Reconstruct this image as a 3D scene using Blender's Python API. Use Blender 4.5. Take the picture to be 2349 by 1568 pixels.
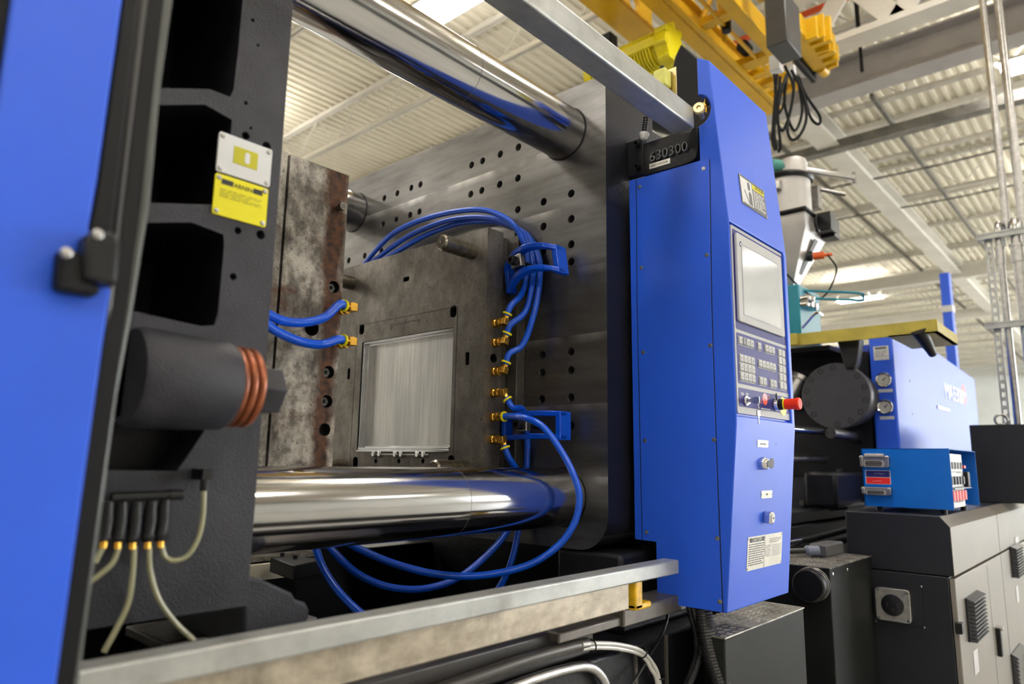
import bpy, bmesh, math, random
from mathutils import Vector, Matrix
random.seed(7)
for o in list(bpy.data.objects): bpy.data.objects.remove(o)
SC = bpy.context.scene
COL = SC.collection
PI = math.pi
V = Vector

# ------------------------------------------------------------------ camera
CAM = V((0, 0, 1.35))
FPX, CX, CY = 1604.0, 1174.5, 784.0
RX = V((0.6682282, -0.13589013, -0.73144032))
RY = V((-0.74377841, -0.10052535, -0.66082398))
RZ = V((0.01627116, 0.98561074, -0.16824602))
R3 = Matrix((RX, RY, RZ))
cam_d = bpy.data.cameras.new('camera')
cam = bpy.data.objects.new('camera', cam_d)
COL.objects.link(cam)
cam.matrix_world = Matrix.Translation(CAM) @ R3.to_4x4()
cam_d.sensor_fit = 'HORIZONTAL'
cam_d.sensor_width = 36.0
cam_d.lens = 36.0 * FPX / 2349.0
cam_d.clip_start = 0.02
cam_d.clip_end = 200
cam_d.dof.use_dof = True
cam_d.dof.focus_distance = 2.2
cam_d.dof.aperture_fstop = 2.2
SC.camera = cam

SC.view_settings.view_transform = 'Standard'
SC.view_settings.look = 'None'
SC.view_settings.gamma = 1.0
SC.view_settings.use_curve_mapping = False
SC.view_settings.exposure = 0.0

# world: dim, the hall is closed
W = bpy.data.worlds.new('world')
SC.world = W
W.use_nodes = True
W.node_tree.nodes['Background'].inputs[0].default_value = (1.0, 0.97, 0.92, 1)
W.node_tree.nodes['Background'].inputs[1].default_value = 0.3

LAMP_POWER = 48.0       # emission strength of the hanging light panels
LAMP_Z = 6.3
WINDOW_GLOW = 24.0
LAMP_X = [-9.5, -4.6, 0.4, 4.64, 10.1, 16.0, 22.2, 28.5, 35.0]
LAMP_Y = [-9.0, -4.4, 0.3, 5.0, 10.2, 15.4, 20.6]

# ------------------------------------------------------------------ pixel rays -> points in the room
def ray(x, y): return R3 @ V((x - CX, -(y - CY), -FPX))
def onp(x, y, ax, v):
    r = ray(x, y)
    return CAM + r * ((v - CAM[ax]) / r[ax])
def onX(x, y, v): return onp(x, y, 0, v)
def onY(x, y, v): return onp(x, y, 1, v)
def onZ(x, y, v): return onp(x, y, 2, v)
def dep(x, y, d): return CAM + ray(x, y) * (d / FPX)

# ------------------------------------------------------------------ materials
MATS = {}
def newmat(name):
    m = bpy.data.materials.new(name); m.use_nodes = True
    nt = m.node_tree
    b = nt.nodes['Principled BSDF']
    MATS[name] = m
    return m, nt, b
def ramp(nt, src, stops):
    r = nt.nodes.new('ShaderNodeValToRGB')
    e = r.color_ramp.elements
    while len(e) < len(stops): e.new(0.5)
    for i, (p, c) in enumerate(stops):
        e[i].position = p; e[i].color = (c[0], c[1], c[2], 1) if not isinstance(c, (int, float)) else (c, c, c, 1)
    nt.links.new(src, r.inputs[0])
    return r.outputs[0]
def noise(nt, scale, detail=4, stretch=(1, 1, 1), rough=0.6, rot=(0, 0, 0)):
    tc = nt.nodes.new('ShaderNodeTexCoord'); mp = nt.nodes.new('ShaderNodeMapping')
    mp.inputs['Scale'].default_value = stretch
    mp.inputs['Rotation'].default_value = rot
    nt.links.new(tc.outputs['Object'], mp.inputs[0])
    n = nt.nodes.new('ShaderNodeTexNoise')
    n.inputs['Scale'].default_value = scale; n.inputs['Detail'].default_value = detail
    n.inputs['Roughness'].default_value = rough
    nt.links.new(mp.outputs[0], n.inputs['Vector'])
    return n.outputs['Fac']
def mixc(nt, fac, a, b):
    m = nt.nodes.new('ShaderNodeMix'); m.data_type = 'RGBA'
    for s, v in ((m.inputs[0], fac), (m.inputs[6], a), (m.inputs[7], b)):
        if hasattr(v, 'default_value') or hasattr(v, 'links'): nt.links.new(v, s)
        elif isinstance(v, (tuple, list)): s.default_value = (v[0], v[1], v[2], 1)
        else: s.default_value = v
    return m.outputs[2]
def bump(nt, b, h, strength=0.2, dist=0.002):
    bp = nt.nodes.new('ShaderNodeBump')
    bp.inputs['Strength'].default_value = strength; bp.inputs['Distance'].default_value = dist
    nt.links.new(h, bp.inputs['Height']); nt.links.new(bp.outputs[0], b.inputs['Normal'])
def simple(name, col, rough=0.5, metal=0.0, bmp=None, var=0.12, vscale=6, coat=0.0, spec=0.5, emit=None):
    m, nt, b = newmat(name)
    b.inputs['Roughness'].default_value = rough
    b.inputs['Metallic'].default_value = metal
    b.inputs['Specular IOR Level'].default_value = spec
    b.inputs['Coat Weight'].default_value = coat; b.inputs['Coat Roughness'].default_value = 0.36
    if var:
        f = noise(nt, vscale, 5)
        lo = tuple(c * (1 - var) for c in col); hi = tuple(min(1, c * (1 + var)) for c in col)
        nt.links.new(ramp(nt, f, [(0.35, lo), (0.65, hi)]), b.inputs['Base Color'])
    else:
        b.inputs['Base Color'].default_value = (*col, 1)
    if bmp: bump(nt, b, noise(nt, bmp[0], 3), bmp[1], bmp[2])
    if emit:
        b.inputs['Emission Color'].default_value = (*emit[0], 1); b.inputs['Emission Strength'].default_value = emit[1]
    return m

BLUE = simple('blue_paint', (0.009, 0.094, 0.72), 0.46, 0, (420, 0.4, 0.0006), 0.05, 3, spec=0.62)
BLUE_DK = simple('blue_glossy', (0.008, 0.045, 0.40), 0.3, 0, None, 0.08, 5)
BOXBLUE = simple('box_blue_paint', (0.0, 0.125, 0.55), 0.35, 0, (500, 0.2, 0.0004), 0.04, 4)
CLAMPBLUE = simple('clamp_blue', (0.0, 0.07, 0.62), 0.22, 0, (60, 0.5, 0.002), 0.05, 20)
HOSE = simple('blue_hose', (0.0, 0.085, 0.66), 0.3, 0, None, 0.06, 30, spec=0.6)
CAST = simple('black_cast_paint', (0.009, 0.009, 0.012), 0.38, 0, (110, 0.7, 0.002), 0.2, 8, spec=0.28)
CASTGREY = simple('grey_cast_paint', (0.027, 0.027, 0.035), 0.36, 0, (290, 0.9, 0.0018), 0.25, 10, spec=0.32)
BLACK = simple('black_plastic', (0.008, 0.008, 0.009), 0.4, 0, None, 0.1, 10, spec=0.35)
RUBBER = simple('black_rubber', (0.006, 0.006, 0.007), 0.55, 0, None, 0.1, 10, spec=0.25)
CORR = simple('corrugated_black', (0.012, 0.012, 0.013), 0.32, 0, None, 0.1, 10)
HOLE = simple('hole_dark', (0.004, 0.004, 0.004), 0.6, 0, None, 0)
DARKCAB = simple('dark_cabinet_paint', (0.013, 0.014, 0.018), 0.42, 0, (300, 0.3, 0.0006), 0.1, 4, spec=0.35)
CABSHEEN = simple('cabinet_paint_sheen', (0.20, 0.18, 0.155), 0.32, 0, (300, 0.3, 0.0006), 0.06, 4)  # dark cabinet paint with its bright reflection put into the colour
CHROME = simple('chrome', (0.75, 0.75, 0.76), 0.14, 1.0, None, 0.05, 15)
CHROMEDK = simple('cavity_chrome', (0.6, 0.6, 0.62), 0.16, 1.0, None, 0.05, 15)
STEEL = simple('bright_steel', (0.45, 0.44, 0.43), 0.3, 1.0, None, 0.15, 30)
DKSTEEL = simple('dark_steel', (0.22, 0.21, 0.20), 0.35, 1.0, None, 0.2, 30)
BRASS = simple('brass', (0.75, 0.42, 0.07), 0.24, 1.0, None, 0.2, 60)
YRING = simple('yellow_ring', (0.85, 0.75, 0.0), 0.4, 0, None, 0.03, 10)
COPPER = simple('orange_seal', (0.26, 0.075, 0.03), 0.35, 0.4, None, 0.3, 25)
WHITE = simple('white_plate', (0.64, 0.64, 0.64), 0.4, 0.1, None, 0.06, 12)
PALE = simple('pale_metal_plate', (0.60, 0.58, 0.52), 0.35, 0.4, None, 0.08, 12)
YEL = simple('yellow_label', (0.78, 0.70, 0.0), 0.45, 0, None, 0.04, 12)
INK = simple('ink', (0.02, 0.02, 0.02), 0.5, 0, None, 0)
INKGREY = simple('ink_grey', (0.10, 0.10, 0.10), 0.5, 0, None, 0)
WHITEINK = simple('white_ink', (0.85, 0.85, 0.85), 0.5, 0, None, 0)
CRANEY = simple('crane_yellow', (0.64, 0.37, 0.003), 0.4, 0, (60, 0.2, 0.002), 0.12, 3)
MOTORY = simple('motor_yellow', (0.72, 0.60, 0.0), 0.35, 0, None, 0.05, 3)
BEAMY = simple('old_yellow_paint', (0.42, 0.34, 0.05), 0.55, 0, (30, 0.2, 0.002), 0.15, 6)
ORANGEP = simple('orange_pipe_paint', (0.65, 0.08, 0.01), 0.4, 0, None, 0.1, 3)
CREAM = simple('cream_paint', (0.76, 0.71, 0.58), 0.6, 0, None, 0.05, 1.5)
ROOFW = simple('white_steel_paint', (0.66, 0.63, 0.56), 0.5, 0, None, 0.08, 1.5)
GREYST = simple('grey_beam_paint', (0.38, 0.36, 0.35), 0.5, 0, None, 0.12, 2)
DUSTY = simple('dusty_black_pipe', (0.16, 0.15, 0.13), 0.6, 0, None, 0.3, 4)
WALLW = simple('white_wall_panel', (0.72, 0.73, 0.70), 0.5, 0, None, 0.04, 1)
FLOORM = simple('floor_concrete', (0.50, 0.49, 0.46), 0.35, 0, None, 0.08, 1.5)
TEAL = simple('teal_paint', (0.0, 0.20, 0.28), 0.35, 0, None, 0.05, 5)
HOPPER = simple('hopper_steel', (0.50, 0.48, 0.46), 0.5, 0.7, None, 0.12, 3)
RED = simple('red_button', (0.80, 0.035, 0.01), 0.5, 0, None, 0.03, 20, spec=0.25)
REDP = simple('red_print', (0.72, 0.02, 0.02), 0.4, 0, None, 0)
CORAL = simple('coral_print', (0.85, 0.10, 0.09), 0.4, 0, None, 0)
NAVY = simple('navy_print', (0.02, 0.02, 0.14), 0.4, 0, None, 0)
PANELB = simple('panel_violet', (0.035, 0.033, 0.20), 0.5, 0, None, 0.03, 10, spec=0.2)
PANELG = simple('panel_grey', (0.46, 0.46, 0.46), 0.5, 0, None, 0.03, 10, spec=0.25)
KEYG = simple('key_grey', (0.50, 0.50, 0.50), 0.55, 0, None, 0.02, 10, spec=0.25)
SCREEN = simple('screen_off', (0.44, 0.46, 0.49), 0.12, 0.0, None, 0.03, 8, spec=0.8)
ORANGE = simple('orange_plastic', (0.80, 0.12, 0.01), 0.4, 0, None, 0)
TUBEY = simple('cloudy_lube_tube', (0.30, 0.29, 0.17), 0.25, 0, None, 0.1, 20)
WTUBE = simple('cloudy_white_tube', (0.55, 0.54, 0.50), 0.3, 0, None, 0.12, 25)
YPLASTIC = simple('yellow_urethane', (0.78, 0.46, 0.01), 0.25, 0, None, 0.25, 25)
LIMY = simple('pale_yellow_plastic', (0.70, 0.68, 0.15), 0.35, 0, None, 0.1, 25)
GOLDST = simple('yellow_zinc_steel', (0.62, 0.50, 0.26), 0.3, 1.0, None, 0.15, 20)
LAMPM = simple('lamp_glow', (1, 1, 1), 0.5, 0, None, 0, emit=((1.0, 0.96, 0.90), LAMP_POWER))
DARKHOSE = simple('teal_duct_hose', (0.10, 0.32, 0.28), 0.3, 0, None, 0.1, 30)

# machined platen face: bands and swirl marks of the cutter
def mk_platen():
    m, nt, b = newmat('machined_platen_steel')
    b.inputs['Metallic'].default_value = 0.9
    tc = nt.nodes.new('ShaderNodeTexCoord')
    wv = nt.nodes.new('ShaderNodeTexWave'); wv.wave_type = 'RINGS'; wv.rings_direction = 'SPHERICAL'
    wv.inputs['Scale'].default_value = 60; wv.inputs['Distortion'].default_value = 6.0; wv.inputs['Detail'].default_value = 3
    mp = nt.nodes.new('ShaderNodeMapping'); mp.inputs['Location'].default_value = (0, 0.5, -0.6)
    nt.links.new(tc.outputs['Object'], mp.inputs[0]); nt.links.new(mp.outputs[0], wv.inputs[0])
    big = noise(nt, 2.2, 5, (1, 0.5, 1.6))
    fine = noise(nt, 28, 6, (1, 0.15, 1))
    col = ramp(nt, big, [(0.3, (0.085, 0.082, 0.080)), (0.52, (0.14, 0.136, 0.133)), (0.72, (0.25, 0.244, 0.24))])
    col = mixc(nt, 0.05, col, ramp(nt, wv.outputs['Color'], [(0.3, 0.02), (0.8, 0.35)]))
    col = mixc(nt, 0.22, col, ramp(nt, fine, [(0.3, 0.02), (0.7, 0.36)]))
    # pass edges every 0.26 m
    sp = nt.nodes.new('ShaderNodeSeparateXYZ'); nt.links.new(tc.outputs['Object'], sp.inputs[0])
    dv = nt.nodes.new('ShaderNodeMath'); dv.operation = 'MULTIPLY'; dv.inputs[1].default_value = 1 / 0.225
    nt.links.new(sp.outputs[2], dv.inputs[0])
    fr = nt.nodes.new('ShaderNodeMath'); fr.operation = 'FRACT'; nt.links.new(dv.outputs[0], fr.inputs[0])
    band = ramp(nt, fr.outputs[0], [(0.0, 0.0), (0.86, 0.05), (0.985, 1.0), (1.0, 0.0)])
    patch = ramp(nt, noise(nt, 3.5, 3, (1, 1, 0.6)), [(0.42, 0.0), (0.62, 1.0)])
    mm = nt.nodes.new('ShaderNodeMath'); mm.operation = 'MULTIPLY'
    nt.links.new(band, mm.inputs[0]); nt.links.new(patch, mm.inputs[1])
    col = mixc(nt, mm.outputs[0], col, (0.62, 0.61, 0.60))
    nt.links.new(col, b.inputs['Base Color'])
    nt.links.new(ramp(nt, big, [(0.3, 0.40), (0.7, 0.27)]), b.inputs['Roughness'])
    bump(nt, b, fine, 0.08, 0.001)
    return m
PLATEN = mk_platen()
def mk_mould(name, lo, mid, hi, metal, rust, rustpos):
    m, nt, b = newmat(name)
    b.inputs['Metallic'].default_value = metal
    f1 = noise(nt, 6, 9, (1, 1, 0.8), 0.75); f2 = noise(nt, 30, 8, (1, 1, 0.45), 0.75)
    col = ramp(nt, f1, [(0.32, lo), (0.5, mid), (0.62, hi)])
    col = mixc(nt, 0.35, col, ramp(nt, f2, [(0.35, lo), (0.65, hi)]))
    r = ramp(nt, noise(nt, 3.2, 8, (1, 1, 1.3), 0.75, (0.3, 0.2, 0)), [(rustpos, 0.0), (rustpos + 0.09, 1.0)])
    col = mixc(nt, r, col, rust)
    spk = ramp(nt, noise(nt, 130, 2), [(0.30, 0.8), (0.36, 0.0)])
    col = mixc(nt, spk, col, (0.02, 0.015, 0.01))
    nt.links.new(col, b.inputs['Base Color'])
    nt.links.new(ramp(nt, f1, [(0.3, 0.62), (0.7, 0.42)]), b.inputs['Roughness'])
    bump(nt, b, f2, 0.25, 0.001)
    return m
MOULDRUST = mk_mould('rusty_mould_steel', (0.012, 0.010, 0.009), (0.09, 0.075, 0.06), (0.58, 0.53, 0.46), 0.3, (0.085, 0.04, 0.018), 0.55)
def rustband():
    m = MOULDRUST.copy(); m.name = 'rusty_mould_steel_banded'; nt = m.node_tree; b = nt.nodes['Principled BSDF']
    old = b.inputs['Base Color'].links[0].from_socket
    tc = nt.nodes.new('ShaderNodeTexCoord'); sp = nt.nodes.new('ShaderNodeSeparateXYZ'); nt.links.new(tc.outputs['Object'], sp.inputs[0])
    n1 = noise(nt, 9, 8, (1, 1, 0.6), 0.75)
    a = nt.nodes.new('ShaderNodeMath'); a.operation = 'MULTIPLY_ADD'; a.inputs[1].default_value = 0.10; nt.links.new(n1, a.inputs[0]); nt.links.new(sp.outputs[0], a.inputs[2])
    band = ramp(nt, a.outputs[0], [(0.150, 0.0), (0.168, 1.0), (0.205, 1.0), (0.222, 0.0)])
    col = mixc(nt, band, old, ramp(nt, noise(nt, 45, 5), [(0.35, (0.025, 0.012, 0.007)), (0.6, (0.11, 0.042, 0.016))]))
    nt.links.new(col, b.inputs['Base Color'])
    return m
MOULDBAND = rustband()
MOULD = mk_mould('mould_steel', (0.10, 0.09, 0.08), (0.17, 0.155, 0.14), (0.28, 0.26, 0.24), 0.85, (0.08, 0.065, 0.05), 0.64)
MOULDDK = mk_mould('dark_mould_steel', (0.06, 0.055, 0.05), (0.10, 0.09, 0.08), (0.17, 0.155, 0.14), 0.7, (0.13, 0.06, 0.02), 0.60)
RUSTSTAIN = simple('rust_stain', (0.10, 0.038, 0.012), 0.7, 0, None, 0.5, 40)
def mk_cavity():
    m, nt, b = newmat('polished_cavity')
    b.inputs['Metallic'].default_value = 0.9
    f = noise(nt, 22, 6, (1, 3.0, 0.12), 0.7)
    g = noise(nt, 3.0, 3, (1, 1.2, 0.35))
    col = ramp(nt, f, [(0.3, (0.48, 0.47, 0.46)), (0.7, (0.78, 0.76, 0.74))])
    col = mixc(nt, ramp(nt, g, [(0.40, 0.55), (0.55, 0.0)]), col, (0.35, 0.35, 0.38))
    nt.links.new(col, b.inputs['Base Color'])
    b.inputs['Roughness'].default_value = 0.3
    return m
CAVITY = mk_cavity()
def mk_galv(name, a, c, dirt):
    m, nt, b = newmat(name)
    b.inputs['Metallic'].default_value = 0.55
    f = noise(nt, 14, 6, (0.5, 1, 1), 0.7); g = noise(nt, 5, 6, (1.5, 1, 1))
    col = ramp(nt, f, [(0.3, a), (0.7, c)])
    col = mixc(nt, ramp(nt, g, [(0.5, 0.0), (0.75, 0.75)]), col, dirt)
    nt.links.new(col, b.inputs['Base Color'])
    b.inputs['Roughness'].default_value = 0.38
    return m
GALV = mk_galv('galvanised_rail', (0.36, 0.37, 0.36), (0.50, 0.51, 0.49), (0.22, 0.21, 0.19))
GALVD = mk_galv('dirty_rail', (0.24, 0.20, 0.15), (0.60, 0.53, 0.43), (0.06, 0.05, 0.035))
ANGLE = mk_galv('greasy_angle_steel', (0.12, 0.11, 0.10), (0.20, 0.18, 0.16), (0.05, 0.045, 0.04))
def mk_tie():
    m, nt, b = newmat('polished_tie_bar')
    b.inputs['Metallic'].default_value = 1.0
    f = noise(nt, 9, 5, (0.15, 2.2, 2.2), 0.6)
    nt.links.new(ramp(nt, f, [(0.3, (0.42, 0.415, 0.42)), (0.7, (0.60, 0.595, 0.60))]), b.inputs['Base Color'])
    nt.links.new(ramp(nt, noise(nt, 4, 4, (0.4, 1, 1)), [(0.35, 0.07), (0.7, 0.16)]), b.inputs['Roughness'])
    return m
TIE = mk_tie()
def mk_tread():
    m, nt, b = newmat('worn_tread_steel')
    b.inputs['Metallic'].default_value = 0.7
    col = ramp(nt, noise(nt, 14, 6, (1, 1, 1)), [(0.35, (0.13, 0.115, 0.10)), (0.65, (0.62, 0.59, 0.55))])
    nt.links.new(col, b.inputs['Base Color']); b.inputs['Roughness'].default_value = 0.35
    return m
TREAD = mk_tread()

# ------------------------------------------------------------------ mesh helpers (all coordinates are world metres)
class Fr:
    """a local frame: origin, u right, v up, n = u x v towards the viewer"""
    def __init__(s, o, u, v):
        s.o = V(o); s.u = V(u).normalized(); s.v = V(v).normalized(); s.n = s.u.cross(s.v).normalized()
    def p(s, a, b, c=0.0): return s.o + s.u * a + s.v * b + s.n * c
    def px(s, x, y, c=0.0):
        r = ray(x, y); t = ((s.o + s.n * c) - CAM).dot(s.n) / r.dot(s.n)
        q = CAM + r * t - s.o
        return q.dot(s.u), q.dot(s.v)
    def shift(s, a, b, c=0.0): return Fr(s.p(a, b, c), s.u, s.v)
WF = Fr((0, 0, 0), (1, 0, 0), (0, 1, 0))
FX = lambda x: Fr((x, 0, 0), (0, -1, 0), (0, 0, 1))      # face looking -X
FY = lambda y: Fr((0, y, 0), (1, 0, 0), (0, 0, 1))       # face looking -Y

def hexa(bm, c):
    vs = [bm.verts.new(p) for p in c]
    for f in ((3, 2, 1, 0), (4, 5, 6, 7), (0, 1, 5, 4), (1, 2, 6, 5), (2, 3, 7, 6), (3, 0, 4, 7)):
        bm.faces.new([vs[i] for i in f])
def fbox(bm, F, a0, a1, b0, b1, c0, c1):
    hexa(bm, [F.p(a0, b0, c0), F.p(a1, b0, c0), F.p(a1, b1, c0), F.p(a0, b1, c0),
              F.p(a0, b0, c1), F.p(a1, b0, c1), F.p(a1, b1, c1), F.p(a0, b1, c1)])
def box(bm, x0, x1, y0, y1, z0, z1): fbox(bm, WF, x0, x1, y0, y1, z0, z1)
def prism(bm, pts, vec):
    a = [bm.verts.new(p) for p in pts]; b = [bm.verts.new(V(p) + V(vec)) for p in pts]
    n = len(pts)
    bm.faces.new(a[::-1]); bm.faces.new(b)
    for i in range(n): bm.faces.new((a[i], a[(i + 1) % n], b[(i + 1) % n], b[i]))
def fpoly(bm, F, pts, c0, c1): prism(bm, [F.p(a, b, c0) for a, b in pts], F.n * (c1 - c0))
def rrect(w, h, r, n=4, cx=0, cy=0):
    out = []
    for sx, sy, a0 in ((1, 1, 0), (-1, 1, 90), (-1, -1, 180), (1, -1, 270)):
        for i in range(n + 1):
            a = math.radians(a0 + 90 * i / n)
            out.append((cx + sx * (w / 2 - r) + r * math.cos(a), cy + sy * (h / 2 - r) + r * math.sin(a)))
    return out
def basis(d):
    d = V(d).normalized()
    u = d.cross(V((0, 0, 1)))
    if u.length < 1e-3: u = d.cross(V((1, 0, 0)))
    u.normalize()
    return u, d.cross(u)
def lathe(bm, p0, d, prof, seg=24, cap=True):
    """prof: list of (t along d, radius)"""
    d = V(d).normalized(); u, w = basis(d); p0 = V(p0)
    rings = []
    for t, r in prof:
        c = p0 + d * t
        if r < 1e-6: rings.append([bm.verts.new(c)])
        else: rings.append([bm.verts.new(c + (u * math.cos(2 * PI * i / seg) + w * math.sin(2 * PI * i / seg)) * r) for i in range(seg)])
    for A, B in zip(rings, rings[1:]):
        for i in range(seg):
            j = (i + 1) % seg
            if len(A) == 1 and len(B) == 1: continue
            if len(A) == 1: bm.faces.new((A[0], B[j], B[i]))
            elif len(B) == 1: bm.faces.new((A[i], A[j], B[0]))
            else: bm.faces.new((A[i], A[j], B[j], B[i]))
    if cap:
        if len(rings[0]) > 1: bm.faces.new(rings[0][::-1])
        if len(rings[-1]) > 1: bm.faces.new(rings[-1])
def cyl(bm, p0, p1, r, seg=20, r2=None):
    d = V(p1) - V(p0)
    lathe(bm, p0, d, [(0, r), (d.length, r if r2 is None else r2)], seg)
def smoothpath(pts, n=8):
    P = [V(p) for p in pts]
    P = [P[0] * 2 - P[1]] + P + [P[-1] * 2 - P[-2]]
    out = []
    for i in range(1, len(P) - 2):
        for k in range(n):
            t = k / n
            out.append(0.5 * ((2 * P[i]) + (P[i + 1] - P[i - 1]) * t + (2 * P[i - 1] - 5 * P[i] + 4 * P[i + 1] - P[i + 2]) * t * t
                              + (-P[i - 1] + 3 * P[i] - 3 * P[i + 1] + P[i + 2]) * t ** 3))
    out.append(P[-2])
    return out
def tube(bm, pts, r, seg=12, smooth=8, rfun=None, closed=False):
    P = smoothpath(pts, smooth) if smooth else [V(p) for p in pts]
    T = [(P[min(i + 1, len(P) - 1)] - P[max(i - 1, 0)]).normalized() for i in range(len(P))]
    u, w = basis(T[0]); rings = []
    for i, (p, t) in enumerate(zip(P, T)):
        u = (u - t * u.dot(t)).normalized(); w = t.cross(u)
        rr = r if rfun is None else rfun(i)
        rings.append([bm.verts.new(p + (u * math.cos(2 * PI * k / seg) + w * math.sin(2 * PI * k / seg)) * rr) for k in range(seg)])
    for A, B in zip(rings, rings[1:]):
        for k in range(seg):
            j = (k + 1) % seg
            bm.faces.new((A[k], A[j], B[j], B[k]))
    bm.faces.new(rings[0][::-1]); bm.faces.new(rings[-1])
def resample(pts, step):
    P = smoothpath(pts, 16); out = [P[0]]; acc = 0
    for a, b in zip(P, P[1:]):
        L = (b - a).length
        while acc + L >= step:
            k = (step - acc) / L; a = a.lerp(b, k); out.append(a); L = (b - a).length; acc = 0
        acc += L
    return out
def torus(bm, c, n, R, r, seg=24, s2=8):
    u, w = basis(n); n = V(n).normalized(); c = V(c)
    g = [[bm.verts.new(c + (u * math.cos(2 * PI * i / seg) + w * math.sin(2 * PI * i / seg)) * (R + r * math.cos(2 * PI * k / s2)) + n * r * math.sin(2 * PI * k / s2)) for k in range(s2)] for i in range(seg)]
    for i in range(seg):
        for k in range(s2):
            bm.faces.new((g[i][k], g[(i + 1) % seg][k], g[(i + 1) % seg][(k + 1) % s2], g[i][(k + 1) % s2]))
B = bmesh.new

def thing(name, label, cat, loc, group=None):
    o = bpy.data.objects.new(name, None); COL.objects.link(o)
    o.location = loc; o.empty_display_size = 0.05
    o['label'] = label; o['category'] = cat
    if group: o['group'] = group
    return o
def wloc(o):
    p = V((0, 0, 0))
    while o is not None:
        p = p + o.location; o = o.parent
    return p
def obj(name, bm, mat, parent=None, bevel=0.0, seg=2, smooth=True, label=None, kind=None, loc=None):
    bmesh.ops.recalc_face_normals(bm, faces=bm.faces)
    if parent is not None: L = wloc(parent)
    elif loc is not None: L = V(loc)
    else:
        xs = [v.co for v in bm.verts]
        L = V(((min(c.x for c in xs) + max(c.x for c in xs)) / 2, (min(c.y for c in xs) + max(c.y for c in xs)) / 2, min(c.z for c in xs)))
    bmesh.ops.translate(bm, verts=bm.verts, vec=-L)
    me = bpy.data.meshes.new(name); bm.to_mesh(me); bm.free()
    mats = mat if isinstance(mat, (list, tuple)) else [mat]
    for m in mats: me.materials.append(m)
    o = bpy.data.objects.new(name, me); COL.objects.link(o)
    if parent is not None: o.parent = parent
    else: o.location = L
    if smooth:
        me.polygons.foreach_set('use_smooth', [True] * len(me.polygons))
        me.set_sharp_from_angle(angle=math.radians(35))
    if bevel:
        b = o.modifiers.new('bevel', 'BEVEL'); b.width = bevel; b.segments = seg; b.limit_method = 'ANGLE'
        b.angle_limit = math.radians(40); b.harden_normals = False
    if label: o['label'] = label
    if kind: o['kind'] = kind
    return o
def tag(o, label, cat, group=None):
    o['label'] = label; o['category'] = cat
    if group: o['group'] = group
    return o
def struct(name, bm, mat, parent=None, **k):
    o = obj(name, bm, mat, parent, **k)
    if parent is None: o['kind'] = 'structure'
    return o
def cut(o, cutter_bm, holemat=None):
    """carve real holes, then bake and drop the cutter"""
    bmesh.ops.recalc_face_normals(cutter_bm, faces=cutter_bm.faces)
    L = wloc(o)
    bmesh.ops.translate(cutter_bm, verts=cutter_bm.verts, vec=-L)
    me = bpy.data.meshes.new('cutter'); cutter_bm.to_mesh(me); cutter_bm.free()
    if holemat:
        for m in o.data.materials: me.materials.append(m)
        me.materials.append(holemat)
        me.polygons.foreach_set('material_index', [len(me.materials) - 1] * len(me.polygons))
        o.data.materials.append(holemat)
    c = bpy.data.objects.new('cutter', me); COL.objects.link(c)
    c.location = L
    md = o.modifiers.new('cut', 'BOOLEAN'); md.operation = 'DIFFERENCE'; md.object = c; md.solver = 'EXACT'
    if hasattr(md, 'material_mode'): md.material_mode = 'INDEX'
    bpy.context.view_layer.update()
    dg = bpy.context.evaluated_depsgraph_get()
    nm = bpy.data.meshes.new_from_object(o.evaluated_get(dg))
    o.modifiers.remove(md)
    o.data = nm
    bpy.data.objects.remove(c)
    nm.polygons.foreach_set('use_smooth', [True] * len(nm.polygons))
    nm.set_sharp_from_angle(angle=math.radians(35))
def dup(root, delta, label=None, group=None):
    r = root.copy(); COL.objects.link(r); r.location = root.location + V(delta)
    if label: r['label'] = label
    if group: r['group'] = group
    for ch in list(root.children):
        c = ch.copy(); COL.objects.link(c); c.parent = r
        for g in list(ch.children):
            d = g.copy(); COL.objects.link(d); d.parent = c
    return r
def text(name, s, size, F, a, b, mat, parent, depth=0.0006, c=0.0, align='LEFT', sx=1.0, bold=0.0):
    cu = bpy.data.curves.new(name, 'FONT'); cu.body = s; cu.size = size; cu.extrude = depth; cu.align_x = align; cu.offset = bold
    cu.resolution_u = 3
    t = bpy.data.objects.new(name, cu); COL.objects.link(t)
    bpy.context.view_layer.update()
    me = bpy.data.meshes.new_from_object(t.evaluated_get(bpy.context.evaluated_depsgraph_get()))
    bpy.data.objects.remove(t)
    L = wloc(parent); me.materials.clear(); me.materials.append(mat)
    for v in me.vertices: v.co = F.p(a + v.co.x * sx, b + v.co.y, c + v.co.z) - L
    o = bpy.data.objects.new(name, me); COL.objects.link(o); o.parent = parent
    return o
def pxpoly(pts, ax, val): return [onp(x, y, ax, val) for x, y in pts]
def rect_px(F, tl, br, c=0.0):
    a0, b1 = F.px(*tl, c); a1, b0 = F.px(*br, c)
    return a0, a1, b0, b1

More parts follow.
